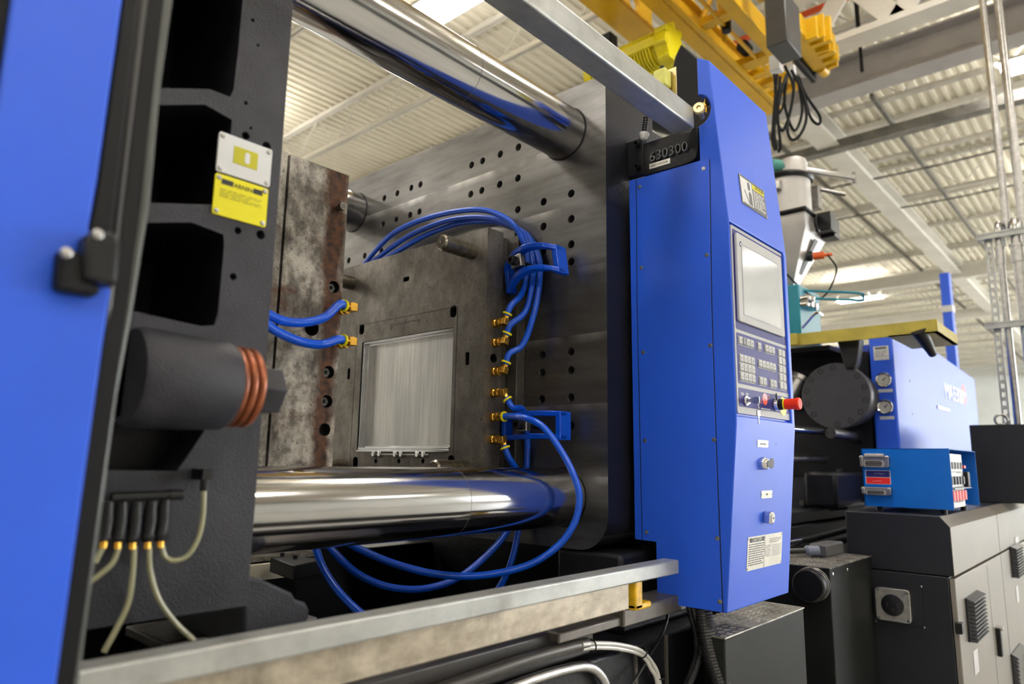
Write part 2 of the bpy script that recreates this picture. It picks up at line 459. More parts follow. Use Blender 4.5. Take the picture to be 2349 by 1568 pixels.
# ================================================================== THE HALL
H = 7.0
XA, XB, YA, YB = -14.0, 46.0, -13.0, 25.0
bm = B(); box(bm, XA, XB, YA, YB, -0.1, 0.0); struct('floor', bm, FLOORM, smooth=False)
bm = B()
pitch = 0.155; n = int((YB - YA) / pitch)
prof = []
for i in range(n):
    y = YA + i * pitch
    prof += [(y, H), (y + 0.055, H), (y + 0.068, H + 0.04), (y + 0.142, H + 0.04)]
prof.append((YB, H))
va = [bm.verts.new((XA, y, z)) for y, z in prof]; vb = [bm.verts.new((XB, y, z)) for y, z in prof]
for i in range(len(prof) - 1): bm.faces.new((va[i], va[i + 1], vb[i + 1], vb[i]))
ceiling = struct('ceiling', bm, CREAM, smooth=False, loc=((XA + XB) / 2, (YA + YB) / 2, H))
bm = B(); box(bm, XA, XB, YA, YB, H + 0.05, H + 0.1); obj('roof_board', bm, CREAM, ceiling, smooth=False)
# roof joists, alike pieces share one mesh
def joist_bm(x):
    bm = B()
    for s in (-0.045, 0.01): box(bm, x + s, x + s + 0.035, YA, YB, H - 0.075, H - 0.005)
    for s in (-0.045, 0.01): box(bm, x + s, x + s + 0.035, YA, YB, H - 0.70, H - 0.64)
    k = 0; y = YA
    while y < YB - 0.6:
        a, b = (H - 0.05, H - 0.67) if k % 2 == 0 else (H - 0.67, H - 0.05)
        cyl(bm, (x, y, a), (x, y + 0.6, b), 0.012, 5)
        y += 0.6; k += 1
    return bm
j0 = obj('roof_joist', joist_bm(5.9), ROOFW, ceiling, smooth=False)
k = 0
for i in range(-9, 20):
    if i == 0: continue
    j = j0.copy(); COL.objects.link(j); j.location = j0.location + V((2.05 * i, 0, 0)); j.parent = ceiling
def wall(name, x0, x1, y0, y1):
    bm = B()
    if x1 - x0 > y1 - y0:
        n = int((x1 - x0) / 0.5)
        for i in range(n):
            a = x0 + i * (x1 - x0) / n; b = x0 + (i + 1) * (x1 - x0) / n
            box(bm, a, b - 0.03, y0, y1, 0, H + 0.05)
        box(bm, x0, x1, y0 + 0.01, y1 - 0.01, 0, H + 0.04)
    else:
        n = int((y1 - y0) / 0.5)
        for i in range(n):
            a = y0 + i * (y1 - y0) / n; b = y0 + (i + 1) * (y1 - y0) / n
            box(bm, x0, x1, a, b - 0.03, 0, H + 0.05)
        box(bm, x0 + 0.01, x1 - 0.01, y0, y1, 0, H + 0.04)
    return struct(name, bm, WALLW, smooth=False)
wall('wall_back', XB, XB + 0.15, YA, YB)
wall('wall_front', XA - 0.15, XA, YA, YB)
wall('wall_left', XA, XB, YB, YB + 0.15)
wall('wall_right', XA, XB, YA - 0.15, YA)

# daylight windows added out of view in the operator-side wall, inferred from pale sheen
GLOW = simple('daylit_glass', (0.9, 0.95, 1), 0.3, 0, None, 0, emit=((0.92, 0.96, 1.0), WINDOW_GLOW))
for i in range(7):
    xw = 17.0 + i * 4.0
    bm = B(); box(bm, xw, xw + 3.2, YA + 0.005, YA + 0.02, 1.6, 5.6)
    wn_ = struct('window_%d' % (i + 1), bm, GLOW, smooth=False)
    bm = B()
    for k in range(5): box(bm, xw + k * 0.8 - 0.03, xw + k * 0.8 + 0.03, YA + 0.02, YA + 0.07, 1.55, 5.65)
    for z in (1.6, 3.6, 5.6): box(bm, xw - 0.03, xw + 3.23, YA + 0.02, YA + 0.07, z - 0.03, z + 0.03)
    obj('window_frame', bm, ROOFW, wn_, smooth=False)
# hanging light panels
def lamp(x, y, lab):
    t = thing('ceiling_light', lab, 'light', (x, y, LAMP_Z), 'light panels hung under the roof joists')
    bm = B(); box(bm, x - 0.22, x + 0.22, y - 0.6, y + 0.6, LAMP_Z, LAMP_Z + 0.02); obj('diffuser', bm, LAMPM, t, smooth=False)
    bm = B()
    box(bm, x - 0.07, x + 0.07, y - 0.6, y + 0.6, LAMP_Z + 0.021, LAMP_Z + 0.06)
    for s in (-1, 1):
        box(bm, x + s * 0.225 - 0.008, x + s * 0.225 + 0.008, y - 0.6, y + 0.6, LAMP_Z - 0.006, LAMP_Z + 0.03)
    obj('housing', bm, ROOFW, t, smooth=False)
    bm = B()
    for s in (-0.5, 0.5): cyl(bm, (x, y + s, LAMP_Z + 0.06), (x, y + s, H), 0.004, 5)
    obj('hanger_wire', bm, STEEL, t, smooth=False)
    return t
l0 = lamp(LAMP_X[3], LAMP_Y[3], 'glowing light panel above the upper steel bar, cut by the top edge')
for i, x in enumerate(LAMP_X):
    for j, y in enumerate(LAMP_Y):
        if (i, j) == (3, 3): continue
        lab = 'white ceiling light panel hanging under the cream roof joists'
        if (i, j) == (6, 3): lab = 'small bright far light bar above the yellow beam end'
        if (i, j) == (4, 2): lab = 'bright light panel at the right edge beside the conduits'
        if (i, j) in ((4, 3), (5, 3), (7, 3), (8, 3), (4, 4)): continue
        if (i, j) == (6, 3): x_, y_ = 22.1, 5.97
        else: x_, y_ = x, y
        dup(l0, (x_ - LAMP_X[3], y_ - LAMP_Y[3], 0), lab)

# girders, runway and pipes under the roof
def ybeam(name, x, z, w, h, y0, y1, mat, label, cat='beam', ibeam=True):
    bm = B()
    if ibeam:
        box(bm, x - w / 2, x + w / 2, y0, y1, z, z + 0.025); box(bm, x - w / 2, x + w / 2, y0, y1, z + h - 0.025, z + h)
        box(bm, x - 0.012, x + 0.012, y0, y1, z + 0.025, z + h - 0.025)
    else: box(bm, x - w / 2, x + w / 2, y0, y1, z, z + h)
    return tag(obj(name, bm, mat, smooth=False), label, cat)
bm = B(); box(bm, 3.0, 45.5, 2.92, 3.22, 6.0, 6.03); box(bm, 3.0, 45.5, 2.92, 3.22, 6.27, 6.3); box(bm, 3, 45.5, 3.05, 3.09, 6.03, 6.27)
tag(obj('roof_girder', bm, ROOFW, smooth=False), 'wide cream girder running away under the joists on the right', 'girder')
ybeam('runway_beam', 8.35, 5.72, 0.30, 0.42, -12.5, 3.4, GREYST, 'grey and white runway beam crossing the roof right of the crane', 'beam')
ybeam('pipe_sleeve_beam', 10.4, 5.95, 0.18, 0.14, -12.5, 6.0, DUSTY, 'dusty brown pipe below the runway beam at upper right', 'pipe', False)
for z, x, lab in ((5.9, 19.5, 'white cross beam above the far light bar'), (5.9, 25.0, 'white cross beam behind the far light bar')):
    ybeam('cross_beam', x, z, 0.25, 0.3, -12.5, 24, ROOFW, lab, 'beam', False)
# open-web runway girder with triangular openings
t = thing('truss_girder', 'white truss girder with triangular openings at the upper right', 'girder', (6.6, -4.0, 5.3))
bm = B(); box(bm, 6.48, 6.72, -12.5, 2.6, 5.30, 5.36); obj('bottom_chord', bm, ROOFW, t, smooth=False)
bm = B(); box(bm, 6.48, 6.72, -12.5, 2.6, 5.95, 6.02); obj('top_chord', bm, ROOFW, t, smooth=False)
y = 2.5; k = 0
while y > -3:
    bm = B()
    a, b = (5.36, 5.95) if k % 2 else (5.95, 5.36)
    prism(bm, [(6.59, y + 0.11, a), (6.59, y - 0.11, a), (6.59, y - 0.51, b), (6.59, y - 0.29, b)], (0.02, 0, 0))
    obj('web_plate', bm, ROOFW, t, smooth=False); y -= 0.4; k += 1
bm = B(); tube(bm, [(6.92, -12, 6.0), (6.92, 1.5, 6.0), (6.92, 3.16, 6.0)], 0.035, 8, 1)
tag(obj('sprinkler_pipe', bm, ORANGEP), 'orange pipe running behind the yellow crane', 'pipe')
for i, (x, z, lab) in enumerate(((9.3, 6.2, 'thin dark conduit under the roof just past the runway beam'), (12.3, 6.15, 'long thin grey conduit line crossing the roof at right'),
                                 (14.2, 6.2, 'sagging grey cable line far along the roof'))):
    bm = B(); pts = [(x, y, z - 0.04 * (k % 2)) for k, y in enumerate(range(-12, 9, 2))]; tube(bm, pts, 0.018, 6, 3)
    tag(obj('roof_conduit', bm, DUSTY), lab, 'conduit')
bm = B(); tube(bm, [(-13, 3.29, 5.4), (5.4, 3.29, 5.4)], 0.035, 8, 1)
tag(obj('sprinkler_pipe', bm, ORANGEP), 'rusty orange pipe beside the crane girder, above the upper rail', 'pipe')
# ridge angle on joists going away
for (y, lab) in ((2.25, 'dark bracing angle crossing the joists right of the cream girder'), (3.75, 'dark bracing angle crossing the joists left of the cream girder')):
    bm = B(); box(bm, 9.6, 44, y, y + 0.05, 6.22, 6.28)
    tag(obj('bracing_angle', bm, DUSTY, smooth=False), lab, 'brace')

# blue building column far right
t = thing('blue_column', 'tall blue steel post standing behind the blue injection hood', 'post', (11.0, 2.35, 0))
pa = onX(2154, 627, 11.0); pb = onX(2176, 628, 11.0)
bm = B(); box(bm, 11.0, 11.16, pb.y, pa.y, 0, pa.z); obj('post', bm, BLUE, t, bevel=0.004)
q = onX(2165, 706, 11.0).z
bm = B(); box(bm, 10.99, 11.17, pb.y - 0.01, pa.y + 0.01, q - 0.06, q + 0.03); obj('band', bm, WHITE, t, smooth=False, label='white band round the post')

# ================================================================== OVERHEAD CRANE
ct = thing('bridge_crane', 'yellow overhead crane bridge with end truck above the blue cabinet', 'crane', (5.0, 2.4, 4.9))
bm = B(); box(bm, 1.5, 6.9, 2.53, 2.66, 5.0, 5.02); box(bm, 1.5, 6.9, 2.58, 2.60, 5.02, 5.28); box(bm, 1.5, 6.9, 2.53, 2.66, 5.28, 5.30); obj('girder', bm, CRANEY, ct, smooth=False)
bm = B(); box(bm, 1.5, 6.9, 2.474, 2.517, 5.0, 5.03); obj('rail', bm, CRANEY, ct, smooth=False)
bm = B(); box(bm, 1.5, 5.8, 2.095, 2.205, 5.0, 5.02); box(bm, 1.5, 5.8, 2.14, 2.16, 5.02, 5.26); obj('girder', bm, CRANEY, ct, smooth=False)
bm = B(); box(bm, 1.5, 6.3, 2.31, 2.332, 5.03, 5.06); obj('rail', bm, CRANEY, ct, smooth=False)
bm = B(); box(bm, 1.5, 5.05, 2.93, 2.97, 5.12, 5.5)
g = obj('holed_girder', bm, CRANEY, ct, smooth=False, label='yellow plate girder with round holes')
c = B()
for x in (2.7, 3.25, 3.8, 4.3, 4.75): cyl(c, (x, 2.8, 5.31), (x, 3.2, 5.31), 0.085, 20)
cut(g, c)
bm = B(); box(bm, 1.5, 5.05, 2.85, 3.10, 5.08, 5.118); obj('bottom_flange', bm, CRANEY, ct, smooth=False)
for x0_, x1_, y0_, y1_ in ((5.06, 5.16, 2.2, 2.475), (4.3, 4.38, 2.2, 2.475), (5.86, 6.0, 2.1, 2.53), (6.12, 6.2, 2.2, 2.53), (6.34, 6.42, 2.2, 2.53), (6.6, 6.66, 2.2, 2.53)):
    bm = B(); box(bm, x0_, x1_, y0_, y1_, 5.035, 5.10); obj('cross_member', bm, CRANEY, ct, smooth=False)
for (p_, q_) in (((5.1, 2.47, 5.1), (5.1, 2.33, 5.4)), ((5.1, 2.2, 5.1), (5.1, 2.33, 5.4)), ((5.1, 2.33, 5.4), (5.5, 2.45, 5.1)), ((5.9, 2.5, 5.1), (6.6, 2.25, 5.1))):
    bm = B(); cyl(bm, p_, q_, 0.025, 6); obj('brace', bm, CRANEY, ct)
bm = B(); cyl(bm, (5.24, 2.32, 5.0), (5.24, 2.32, 5.12), 0.04, 14); obj('pulley', bm, RUBBER, ct)
bm = B(); cyl(bm, (5.75, 2.40, 5.15), (5.85, 2.40, 5.15), 0.06, 14); obj('pulley', bm, RUBBER, ct)
bm = B(); prism(bm, [(5.60, 1.85, 5.02), (6.40, 1.85, 5.02), (6.46, 1.85, 5.10), (6.30, 1.85, 5.22), (5.70, 1.85, 5.22)], (0, 0.15, 0)); obj('end_truck', bm, CRANEY, ct, bevel=0.02)
bm = B(); box(bm, 5.68, 6.5, 2.0, 2.045, 4.97, 5.08); obj('cable_channel', bm, RUBBER, ct, bevel=0.006)
bm = B(); box(bm, 5.75, 5.95, 2.05, 2.08, 4.99, 5.06); box(bm, 6.1, 6.35, 2.05, 2.08, 4.97, 5.04); obj('channel_bracket', bm, STEEL, ct, smooth=False)
for i_, (x, w_, y0_, y1_, z0_, z1_) in enumerate(((5.80, 0.05, 1.76, 1.86, 5.0, 5.2), (5.87, 0.03, 1.72, 1.86, 5.02, 5.24), (5.92, 0.03, 1.74, 1.86, 5.0, 5.2), (5.98, 0.05, 1.70, 1.86, 5.03, 5.27), (6.06, 0.03, 1.74, 1.86, 5.0, 5.22), (6.12, 0.06, 1.72, 1.86, 5.0, 5.18), (6.20, 0.03, 1.75, 1.86, 5.02, 5.2), (6.25, 0.05, 1.73, 1.86, 4.99, 5.14), (6.32, 0.04, 1.76, 1.86, 4.97, 5.1))):
    bm = B(); box(bm, x, x + w_, y0_, y1_, z0_, z1_); obj('cooling_fin', bm, CRANEY, ct, bevel=0.004)
bm = B(); cyl(bm, (5.86, 1.80, 5.12), (6.34, 1.80, 5.12), 0.055, 16); cyl(bm, (6.4, 1.93, 5.05), (6.52, 1.93, 5.05), 0.05, 14); obj('gearbox', bm, CRANEY, ct)
bm = B(); box(bm, 5.12, 5.17, 1.93, 2.00, 5.08, 5.55); box(bm, 5.17, 5.24, 1.93, 1.94, 5.08, 5.55); obj('hanger_bracket', bm, CRANEY, ct, bevel=0.004)
a0, b0 = onX(1752, 0, 5.1), onX(1806, 92, 5.1)
box_m = simple('grey_box_paint', (0.05, 0.05, 0.052), 0.4)
bm = B(); box(bm, 5.1, 5.42, b0.y, a0.y, b0.z, b0.z + 0.45); obj('control_box', bm, box_m, ct, bevel=0.01, label='dark grey electrical box')
for (x, y, s_) in ((1776, 145, 0.09), (1815, 160, 0.05)):
    p = onX(x, y, 5.6); bm = B(); box(bm, p.x, p.x + s_, p.y - s_ / 2, p.y + s_ / 2, p.z - s_ * 0.7, p.z + s_ * 0.9)
    obj('junction_box', bm, WHITE, ct, bevel=0.005, label='small pale junction box')
# hoist unit
HK = 1.45
ht = thing('hoist_motor', 'bright yellow ribbed hoist motor behind the upper rail end', 'motor', onX(1500, 150, 3.2 * HK))
pa = onX(1405, 166, 3.2 * HK); pb = onX(1524, 108, 3.2 * HK); pb.z = pa.z = (pa.z + pb.z) / 2
d = V((0, -1, 0)); L = pa.y - pb.y
def hk(pr): return [(t_ * HK, r_ * HK) for t_, r_ in pr]
bm = B(); lathe(bm, pa + V((0, 0.15 * HK, 0)), d, [(0, 0.088 * HK), (L + 0.13 * HK, 0.088 * HK)], 28); obj('housing', bm, MOTORY, ht)
for i in range(22):
    c = pa + V((0, 0.1 * HK, 0)) + d * (i * 0.019 * HK)
    bm = B(); lathe(bm, c, d, hk([(0, 0.089), (0, 0.106), (0.009, 0.106), (0.009, 0.089)]), 20, cap=False); obj('cooling_fin', bm, MOTORY, ht, smooth=False)
bm = B(); box(bm, pa.x - 0.112 * HK, pa.x - 0.08 * HK, pa.y - L, pa.y + 0.12, pa.z - 0.028 * HK, pa.z + 0.028 * HK); obj('terminal_strip', bm, MOTORY, ht, bevel=0.006)
bm = B(); lathe(bm, pa + d * (L + 0.02), d, hk([(-0.02, 0.108), (0.03, 0.110), (0.05, 0.10), (0.06, 0.07), (0.065, 0.0)]), 28)
for k in range(8):
    a = 2 * PI * k / 8 + 0.2; q = pa + d * L + V((math.cos(a), 0, math.sin(a))) * 0.103 * HK; cyl(bm, q, q + d * 0.07 * HK, 0.022 * HK, 10)
obj('end_bell', bm, MOTORY, ht)
bm = B(); cyl(bm, pa + V((0.12, 0.0, -0.25)), pa + V((0.95, -0.28, -0.22)), 0.15, 28)
obj('hoist_drum', bm, RUBBER, ht)
bm = B(); prism(bm, [dep(x, y, 5.0) for x, y in ((1548, 128), (1562, 98), (1612, 140), (1650, 200), (1650, 340), (1600, 300), (1552, 268), (1520, 232), (1535, 190))], (0.35, 0.14, 0))
obj('hoist_body', bm, RUBBER, ht, bevel=0.015)
bm = B(); box(bm, pa.x - 0.06, pa.x + 0.06, pa.y - 0.02, pa.y + 0.10, pa.z + 0.08, 5.0); obj('hanger_bracket', bm, RUBBER, ht, bevel=0.01)
# looped cables
cab = [
    [(1783, 170), (1776, 250), (1772, 320), (1778, 345)], [(1790, 175), (1784, 260), (1790, 330), (1786, 350)],
    [(1800, 150), (1820, 200), (1812, 260), (1795, 300), (1783, 270), (1792, 210), (1805, 170)],
    [(1815, 160), (1840, 210), (1850, 270), (1835, 310), (1815, 320), (1806, 290), (1818, 230), (1822, 180)],
    [(1830, 175), (1850, 220), (1880, 265), (1878, 285), (1860, 270), (1845, 220), (1835, 180)],
    [(1805, 175), (1800, 240), (1822, 300), (1840, 255), (1832, 190)],
    [(1776, 170), (1782, 240), (1776, 300), (1782, 345)], [(1795, 190), (1800, 232), (1782, 262), (1778, 200)]]
CL = ['leftmost straight black cable under the crane end', 'second straight black cable under the crane end', 'left narrow loop of black cable under the crane end', 'middle wide loop of black cable, lowest in the bunch', 'rightmost slanting loop of black cable under the crane', 'short black cable loop inside the crane cable bunch', 'straight black cable between the two leftmost under the crane', 'small tight black loop high in the crane cable bunch']
for i, pts in enumerate(cab):
    bm = B(); tube(bm, [dep(x, y, 5.3 + 0.04 * i + 0.02 * k) for k, (x, y) in enumerate(pts)], 0.012, 6, 5)
    tag(obj('looped_cable', bm, RUBBER), CL[i], 'cable', 'cables under the crane end truck')
for (x, y0, y1, lab) in ((1973, 105, 170, 'dark rod hanging from the roof right of the crane'), (1967, 62, 80, 'short dark hook hanging from the truss girder')):
    p = dep(x, y0, 7.5); q = dep(x, y1, 7.5)
    bm = B(); cyl(bm, (p.x, p.y, 7.0), (p.x, p.y, q.z), 0.018, 6); tag(obj('hanging_rod', bm, RUBBER), lab, 'rod')

# ================================================================== CLAMP UNIT
XP, YC, ZC = 1.80, 2.007, 1.857          # fixed platen face, machine centre line
YN = 1.225
def platen_outline(y0, y1, z0, z1, r):
    pts = [(y0 + r * 0.15, z1), (y0, z1 - r * 0.15)]
    for i in range(9):
        a = PI + PI / 2 * i / 8; pts.append((y0 + r + r * math.cos(a), z0 + r + r * math.sin(a)))
    for i in range(9):
        a = 1.5 * PI + PI / 2 * i / 8; pts.append((y1 - r + r * math.cos(a), z0 + r + r * math.sin(a)))
    pts += [(y1, z1)]
    return pts
pt = thing('fixed_platen', 'big machined steel platen drilled with rows of bolt holes', 'machine plate', (2.0, YC, 1.085))
bm = B(); prism(bm, [(XP, y, z) for y, z in platen_outline(YN, 2.79, 1.085, 2.635, 0.11)], (0.30, 0, 0))
for f in bm.faces: f.material_index = 0
plate = obj('plate', bm, [PLATEN, CAST], pt)
c = B()
rows = [(1.611, 2.489), (1.702, 2.489), (1.795, 2.489), (1.855, 2.489), (1.611, 2.369), (1.702, 2.369), (1.795, 2.369), (1.855, 2.369),
        (1.367, 2.248), (1.488, 2.248), (1.609, 2.248), (1.367, 2.158), (1.488, 2.158), (1.609, 2.158), (1.367, 2.069), (1.367, 2.009),
        (1.488, 2.069), (1.488, 2.009)]
hol = []
for y in (1.396, 2.618):
    for z in (1.242, 2.472): cyl(c, (XP - 0.01, y, z), (XP + 0.31, y, z), 0.0912, 64)
for y, z in rows:
    for yy in (y, 2 * YC - y):
        for zz in (z, 2 * ZC - z): hol.append((yy, zz))
for y, z in hol:
    if (y - 1.396) ** 2 + (z - 1.242) ** 2 < 0.0121 or (y - 2.618) ** 2 + (z - 1.242) ** 2 < 0.0121: continue
    lathe(c, (XP - 0.004, y, z), (1, 0, 0), [(0, 0.0165), (0.0055, 0.0135), (0.06, 0.0135)], 14)
cut(plate, c)
bm2 = bmesh.new(); bm2.from_mesh(plate.data)
for f in bm2.faces:
    cc = f.calc_center_median()
    f.material_index = 0 if (f.normal.x < -0.5 or (abs(f.normal.x) < 0.9 and YN + 0.02 - YC < cc.y < 2.77 - YC and 0.02 < cc.z < 1.53)) else 1
bm2.to_mesh(plate.data); bm2.free()
bm = B()
for y in (1.396, 2.618):
    for z in (1.242, 2.472): torus(bm, (XP - 0.0005, y, z), (1, 0, 0), 0.0925, 0.0022, 40, 6)
obj('bore_edge', bm, INK, pt)
# casting behind the plate
bm = B(); box(bm, 2.10, 2.55, YN + 0.02, 2.77, 1.12, 2.58); obj('rear_casting', bm, CAST, pt, bevel=0.02)
bm = B(); box(bm, 2.1, 2.3, 1.19, 1.28, 1.37, 1.52); obj('casting_lug', bm, CASTGREY, pt, bevel=0.025, seg=3)

# --- tie bars
def tiebar(y, z, lab):
    t = thing('tie_bar', lab, 'steel bar', (0.9, y, z), 'tie bars of the clamp unit')
    bm = B(); lathe(bm, (-0.6, y, z), (1, 0, 0), [(0, 0.09), (2.42, 0.09)], 96); obj('shaft', bm, TIE, t)
    xs = onY(1058, 150, y).x if z > 2 else onY(1028, 1125, y).x
    bm = B(); torus(bm, (xs, y, z), (1, 0, 0), 0.0897, 0.0009, 64, 6); obj('shaft_seam', bm, INKGREY, t)
tiebar(1.396, 2.472, 'polished round steel bar slanting across the top of the photo')
tiebar(1.396, 1.242, 'polished round steel bar level across the bottom, before the blue hoses')
tiebar(2.618, 2.472, 'short end of round steel bar behind the rusty mould')
tiebar(2.618, 1.242, 'hidden rear lower round steel bar low behind the mould')

# --- fixed mould half
XF = 1.637; YM0, YM1, ZM0, ZM1 = 1.598, 2.445, 1.25, 2.136
mt = thing('fixed_mould_half', 'steel mould half with a rectangular cavity, bolted on the platen', 'mould', (1.72, 2.02, ZM0))
bm = B(); box(bm, XF, 1.715, YM0, YM1, ZM0, ZM1); mp = obj('cavity_plate', bm, MOULD, mt)
F = FX(XF)
A0, A1, B0, B1 = rect_px(F, (826, 745), (1036, 1026))
A0 = F.px(832, 770)[0]; A1 = F.px(1040, 760)[0]
B1 = F.px(1030, 752)[1]; B0 = F.px(1028, 1034)[1]
c = B()
fbox(c, F, A0, A1, B0, B1, -0.055, 0.01)
for (x, y, w, h) in ((932, 640, 0.035, 0.018), (1072, 822, 0.018, 0.045), (800, 857, 0.018, 0.045)):
    a, b = F.px(x, y); fpoly(c, F, rrect(w, h, 0.006, 3, a, b), -0.02, 0.01)
for (x, y) in ((1040, 714), (830, 755), (815, 1060), (1035, 1058)):
    a, b = F.px(x, y); fpoly(c, F, rrect(0.032, 0.042, 0.012, 3, a, b), -0.03, 0.01)
for x in (862, 915, 970):
    a, b = F.px(x, 1057); cyl(c, F.p(a, b, 0.01), F.p(a, b, -0.02), 0.009, 12)
# cooling ports on the side
for y in (743, 787, 823, 853, 902, 957, 1008):
    q = onY(1141, y, YM0); q.x = 1.678; cyl(c, q + V((0, -0.01, 0)), q + V((0, 0.03, 0)), 0.016, 16)
cut(mp, c, HOLE)
mp['label'] = 'machined mould face with pocket corners'
# parting insert ring and stepped cavity
bm = B()
a0, a1, b0, b1 = F.px(819, 760)[0], F.px(1049, 705)[0], F.px(1048, 1058)[1] - 0.01, F.px(1047, 703)[1]
def ring(bm, F, o, i, c0, c1):
    (x0, x1, y0, y1), (u0, u1, v0, v1) = o, i
    fbox(bm, F, x0, u0, y0, y1, c0, c1); fbox(bm, F, u1, x1, y0, y1, c0, c1)
    fbox(bm, F, u0, u1, y0, v0, c0, c1); fbox(bm, F, u0, u1, v1, y1, c0, c1)
# thin joint line round the insert
w = 0.0016
for (p, q, r, s) in ((a0 - w, a0, b0, b1), (a1, a1 + w, b0, b1), (a0, a1, b1, b1 + w)): fbox(bm, F, p, q, r, s, 0, 0.0006)
obj('insert_joint', bm, INK, mt, smooth=False)
bm = B()
ring(bm, F, (A0, A1, B0, B1), (A0 + 0.010, A1 - 0.004, B0 + 0.010, B1 - 0.008), -0.050, -0.004)
ring(bm, F, (A0 + 0.010, A1 - 0.004, B0 + 0.010, B1 - 0.008), (A0 + 0.020, A1 - 0.006, B0 + 0.018, B1 - 0.016), -0.050, -0.018)
fbox(bm, F, A0 + 0.004, A1, B0 - 0.004, B0 + 0.004, -0.01, 0.006); fbox(bm, F, A0 + 0.010, A1 - 0.004, B0 + 0.006, B0 + 0.012, -0.01, 0.003)
obj('cavity_step', bm, CHROMEDK, mt, bevel=0.0015)
bm = B(); fbox(bm, F, A0 + 0.020, A1 - 0.006, B0 + 0.018, B1 - 0.016, -0.054, -0.040)
obj('cavity_floor', bm, CAVITY, mt, smooth=False, label='bright brushed cavity face with streaks')
# gate slot above and latch row below
bm = B()
p, q = F.px(895, 744), F.px(965, 729)
fbox(bm, F, p[0], q[0], p[1] - 0.002, p[1] + 0.003, 0, 0.0012)
a, b = F.px(929, 737); cyl(bm, F.p(a, b, 0), F.p(a, b, 0.003), 0.007, 14)
for x, y in ((897, 752), (960, 738)):
    a, b = F.px(x, y); fbox(bm, F, a - 0.002, a + 0.002, b - 0.008, b + 0.006, 0, 0.0012)
obj('runner_slot', bm, INKGREY, mt)
yb = F.px(915, 1038)[1]
for x in (860, 873, 909, 923, 960, 974):
    a, _ = F.px(x, 1038); bm = B(); fbox(bm, F, a - 0.009, a + 0.009, yb - 0.016, yb + 0.006, -0.002, 0.010); obj('latch_block', bm, CHROME, mt, bevel=0.003)
bm = B(); a0_, a1_ = F.px(852, 1040)[0], F.px(984, 1040)[0]; fbox(bm, F, a0_, a1_, yb - 0.008, yb - 0.003, 0, 0.003); obj('latch_rod', bm, STEEL, mt)
# plates behind
bm = B(); box(bm, 1.72, 1.752, YM0 + 0.012, YM1 - 0.012, ZM0, ZM1 - 0.01); obj('support_plate', bm, MOULDDK, mt, bevel=0.002)
bm = B(); box(bm, 1.757, XP, 1.565, YM1 + 0.03, ZM0 - 0.01, ZM1 - 0.004); obj('clamp_plate', bm, MOULDDK, mt, bevel=0.002)
# guide pins
def pin(yy, zz, L=0.155):
    bm = B(); d = (-1, 0, 0); r = 0.0275
    lathe(bm, (XF + 0.01, yy, zz), d, [(0, r), (0.05, r), (0.05, r - 0.002), (0.055, r - 0.002), (0.055, r), (0.10, r), (0.10, r - 0.002), (0.105, r - 0.002), (0.105, r),
                                    (L - 0.006, r), (L, r - 0.006), (L, 0.006), (L - 0.004, 0.004), (L - 0.004, 0)], 32)
    obj('guide_pin', bm, simple('pin_steel', (0.30, 0.27, 0.22), 0.28, 1.0, None, 0.25, 40), mt)
py, pz = 1.672, 2.062
for yy in (py, 2 * 2.022 - py):
    for zz in (pz, 2 * 1.693 - pz): pin(yy, zz)
bm = B()
q = onY(1143, 823, YM0); lathe(bm, V((1.678, YM0 + 0.02, q.z)), (0, -1, 0), [(0, 0.015), (0.019, 0.015)], 16, cap=False); obj('port_thread', bm, DKSTEEL, mt)

# --- brass fittings
def fitting(p, d, d2, ring_=True, lab='', grp=None):
    """p base on plate, d out direction, d2 outlet direction (None = straight)"""
    p = V(p); d = V(d).normalized()
    t = thing('brass_fitting', lab, 'fitting', p, grp)
    bm = B()
    lathe(bm, p - d * 0.012, d, [(0, 0.011), (0.012, 0.011), (0.012, 0.0155), (0.024, 0.0155), (0.027, 0.011), (0.031, 0.011), (0.031, 0.015), (0.042, 0.015), (0.044, 0.010), (0.058, 0.010)], 6 * 3)
    obj('nipple', bm, BRASS, t)
    e = p + d * 0.045
    if d2 is not None:
        d2 = V(d2).normalized()
        bm = B(); F2 = Fr(e, d.cross(d2).normalized(), d); s = 0.0115
        fbox(bm, F2, -s, s, -0.012, 0.014, -s, s); lathe(bm, e, d2, [(0, 0.0115), (0.022, 0.0115), (0.022, 0.008), (0.03, 0.008)], 6)
        obj('elbow', bm, BRASS, t, bevel=0.003)
        e = e + d2 * 0.026
    else: d2 = d; e = p + d * 0.05
    bm = B(); lathe(bm, e, d2, [(0, 0.0115), (0, 0.0165), (0.006, 0.0170), (0.006, 0.012)], 20, cap=False); lathe(bm, e, d2, [(0.0, 0.0165), (0.001, 0.0165)], 20)
    obj('collar', bm, YRING, t, label='yellow collar ring')
    return e, d2
FIT = {}
for i, (y, d2, lab) in enumerate(((743, (0.2, -0.25, 0.8), 'topmost brass elbow fitting on the mould side'),
                        (787, (0.2, -0.25, 0.8), 'second brass elbow fitting from the top of the mould side'),
                        (853, (0.2, -0.2, 0.8), 'third brass elbow fitting, just below the empty threaded port'),
                        (902, (0.25, -0.45, -0.75), 'brass elbow fitting turned down, above the straight fitting'),
                        (957, None, 'straight brass fitting feeding the big looping blue hose'),
                        (1008, (0.2, -0.3, -0.9), 'lowest brass elbow fitting on the mould side'))):
    q = onY(1141, y, YM0)
    FIT[i] = fitting((1.678, YM0, q.z), (0, -1, 0), d2, True, lab, 'brass fittings on the fixed mould side')

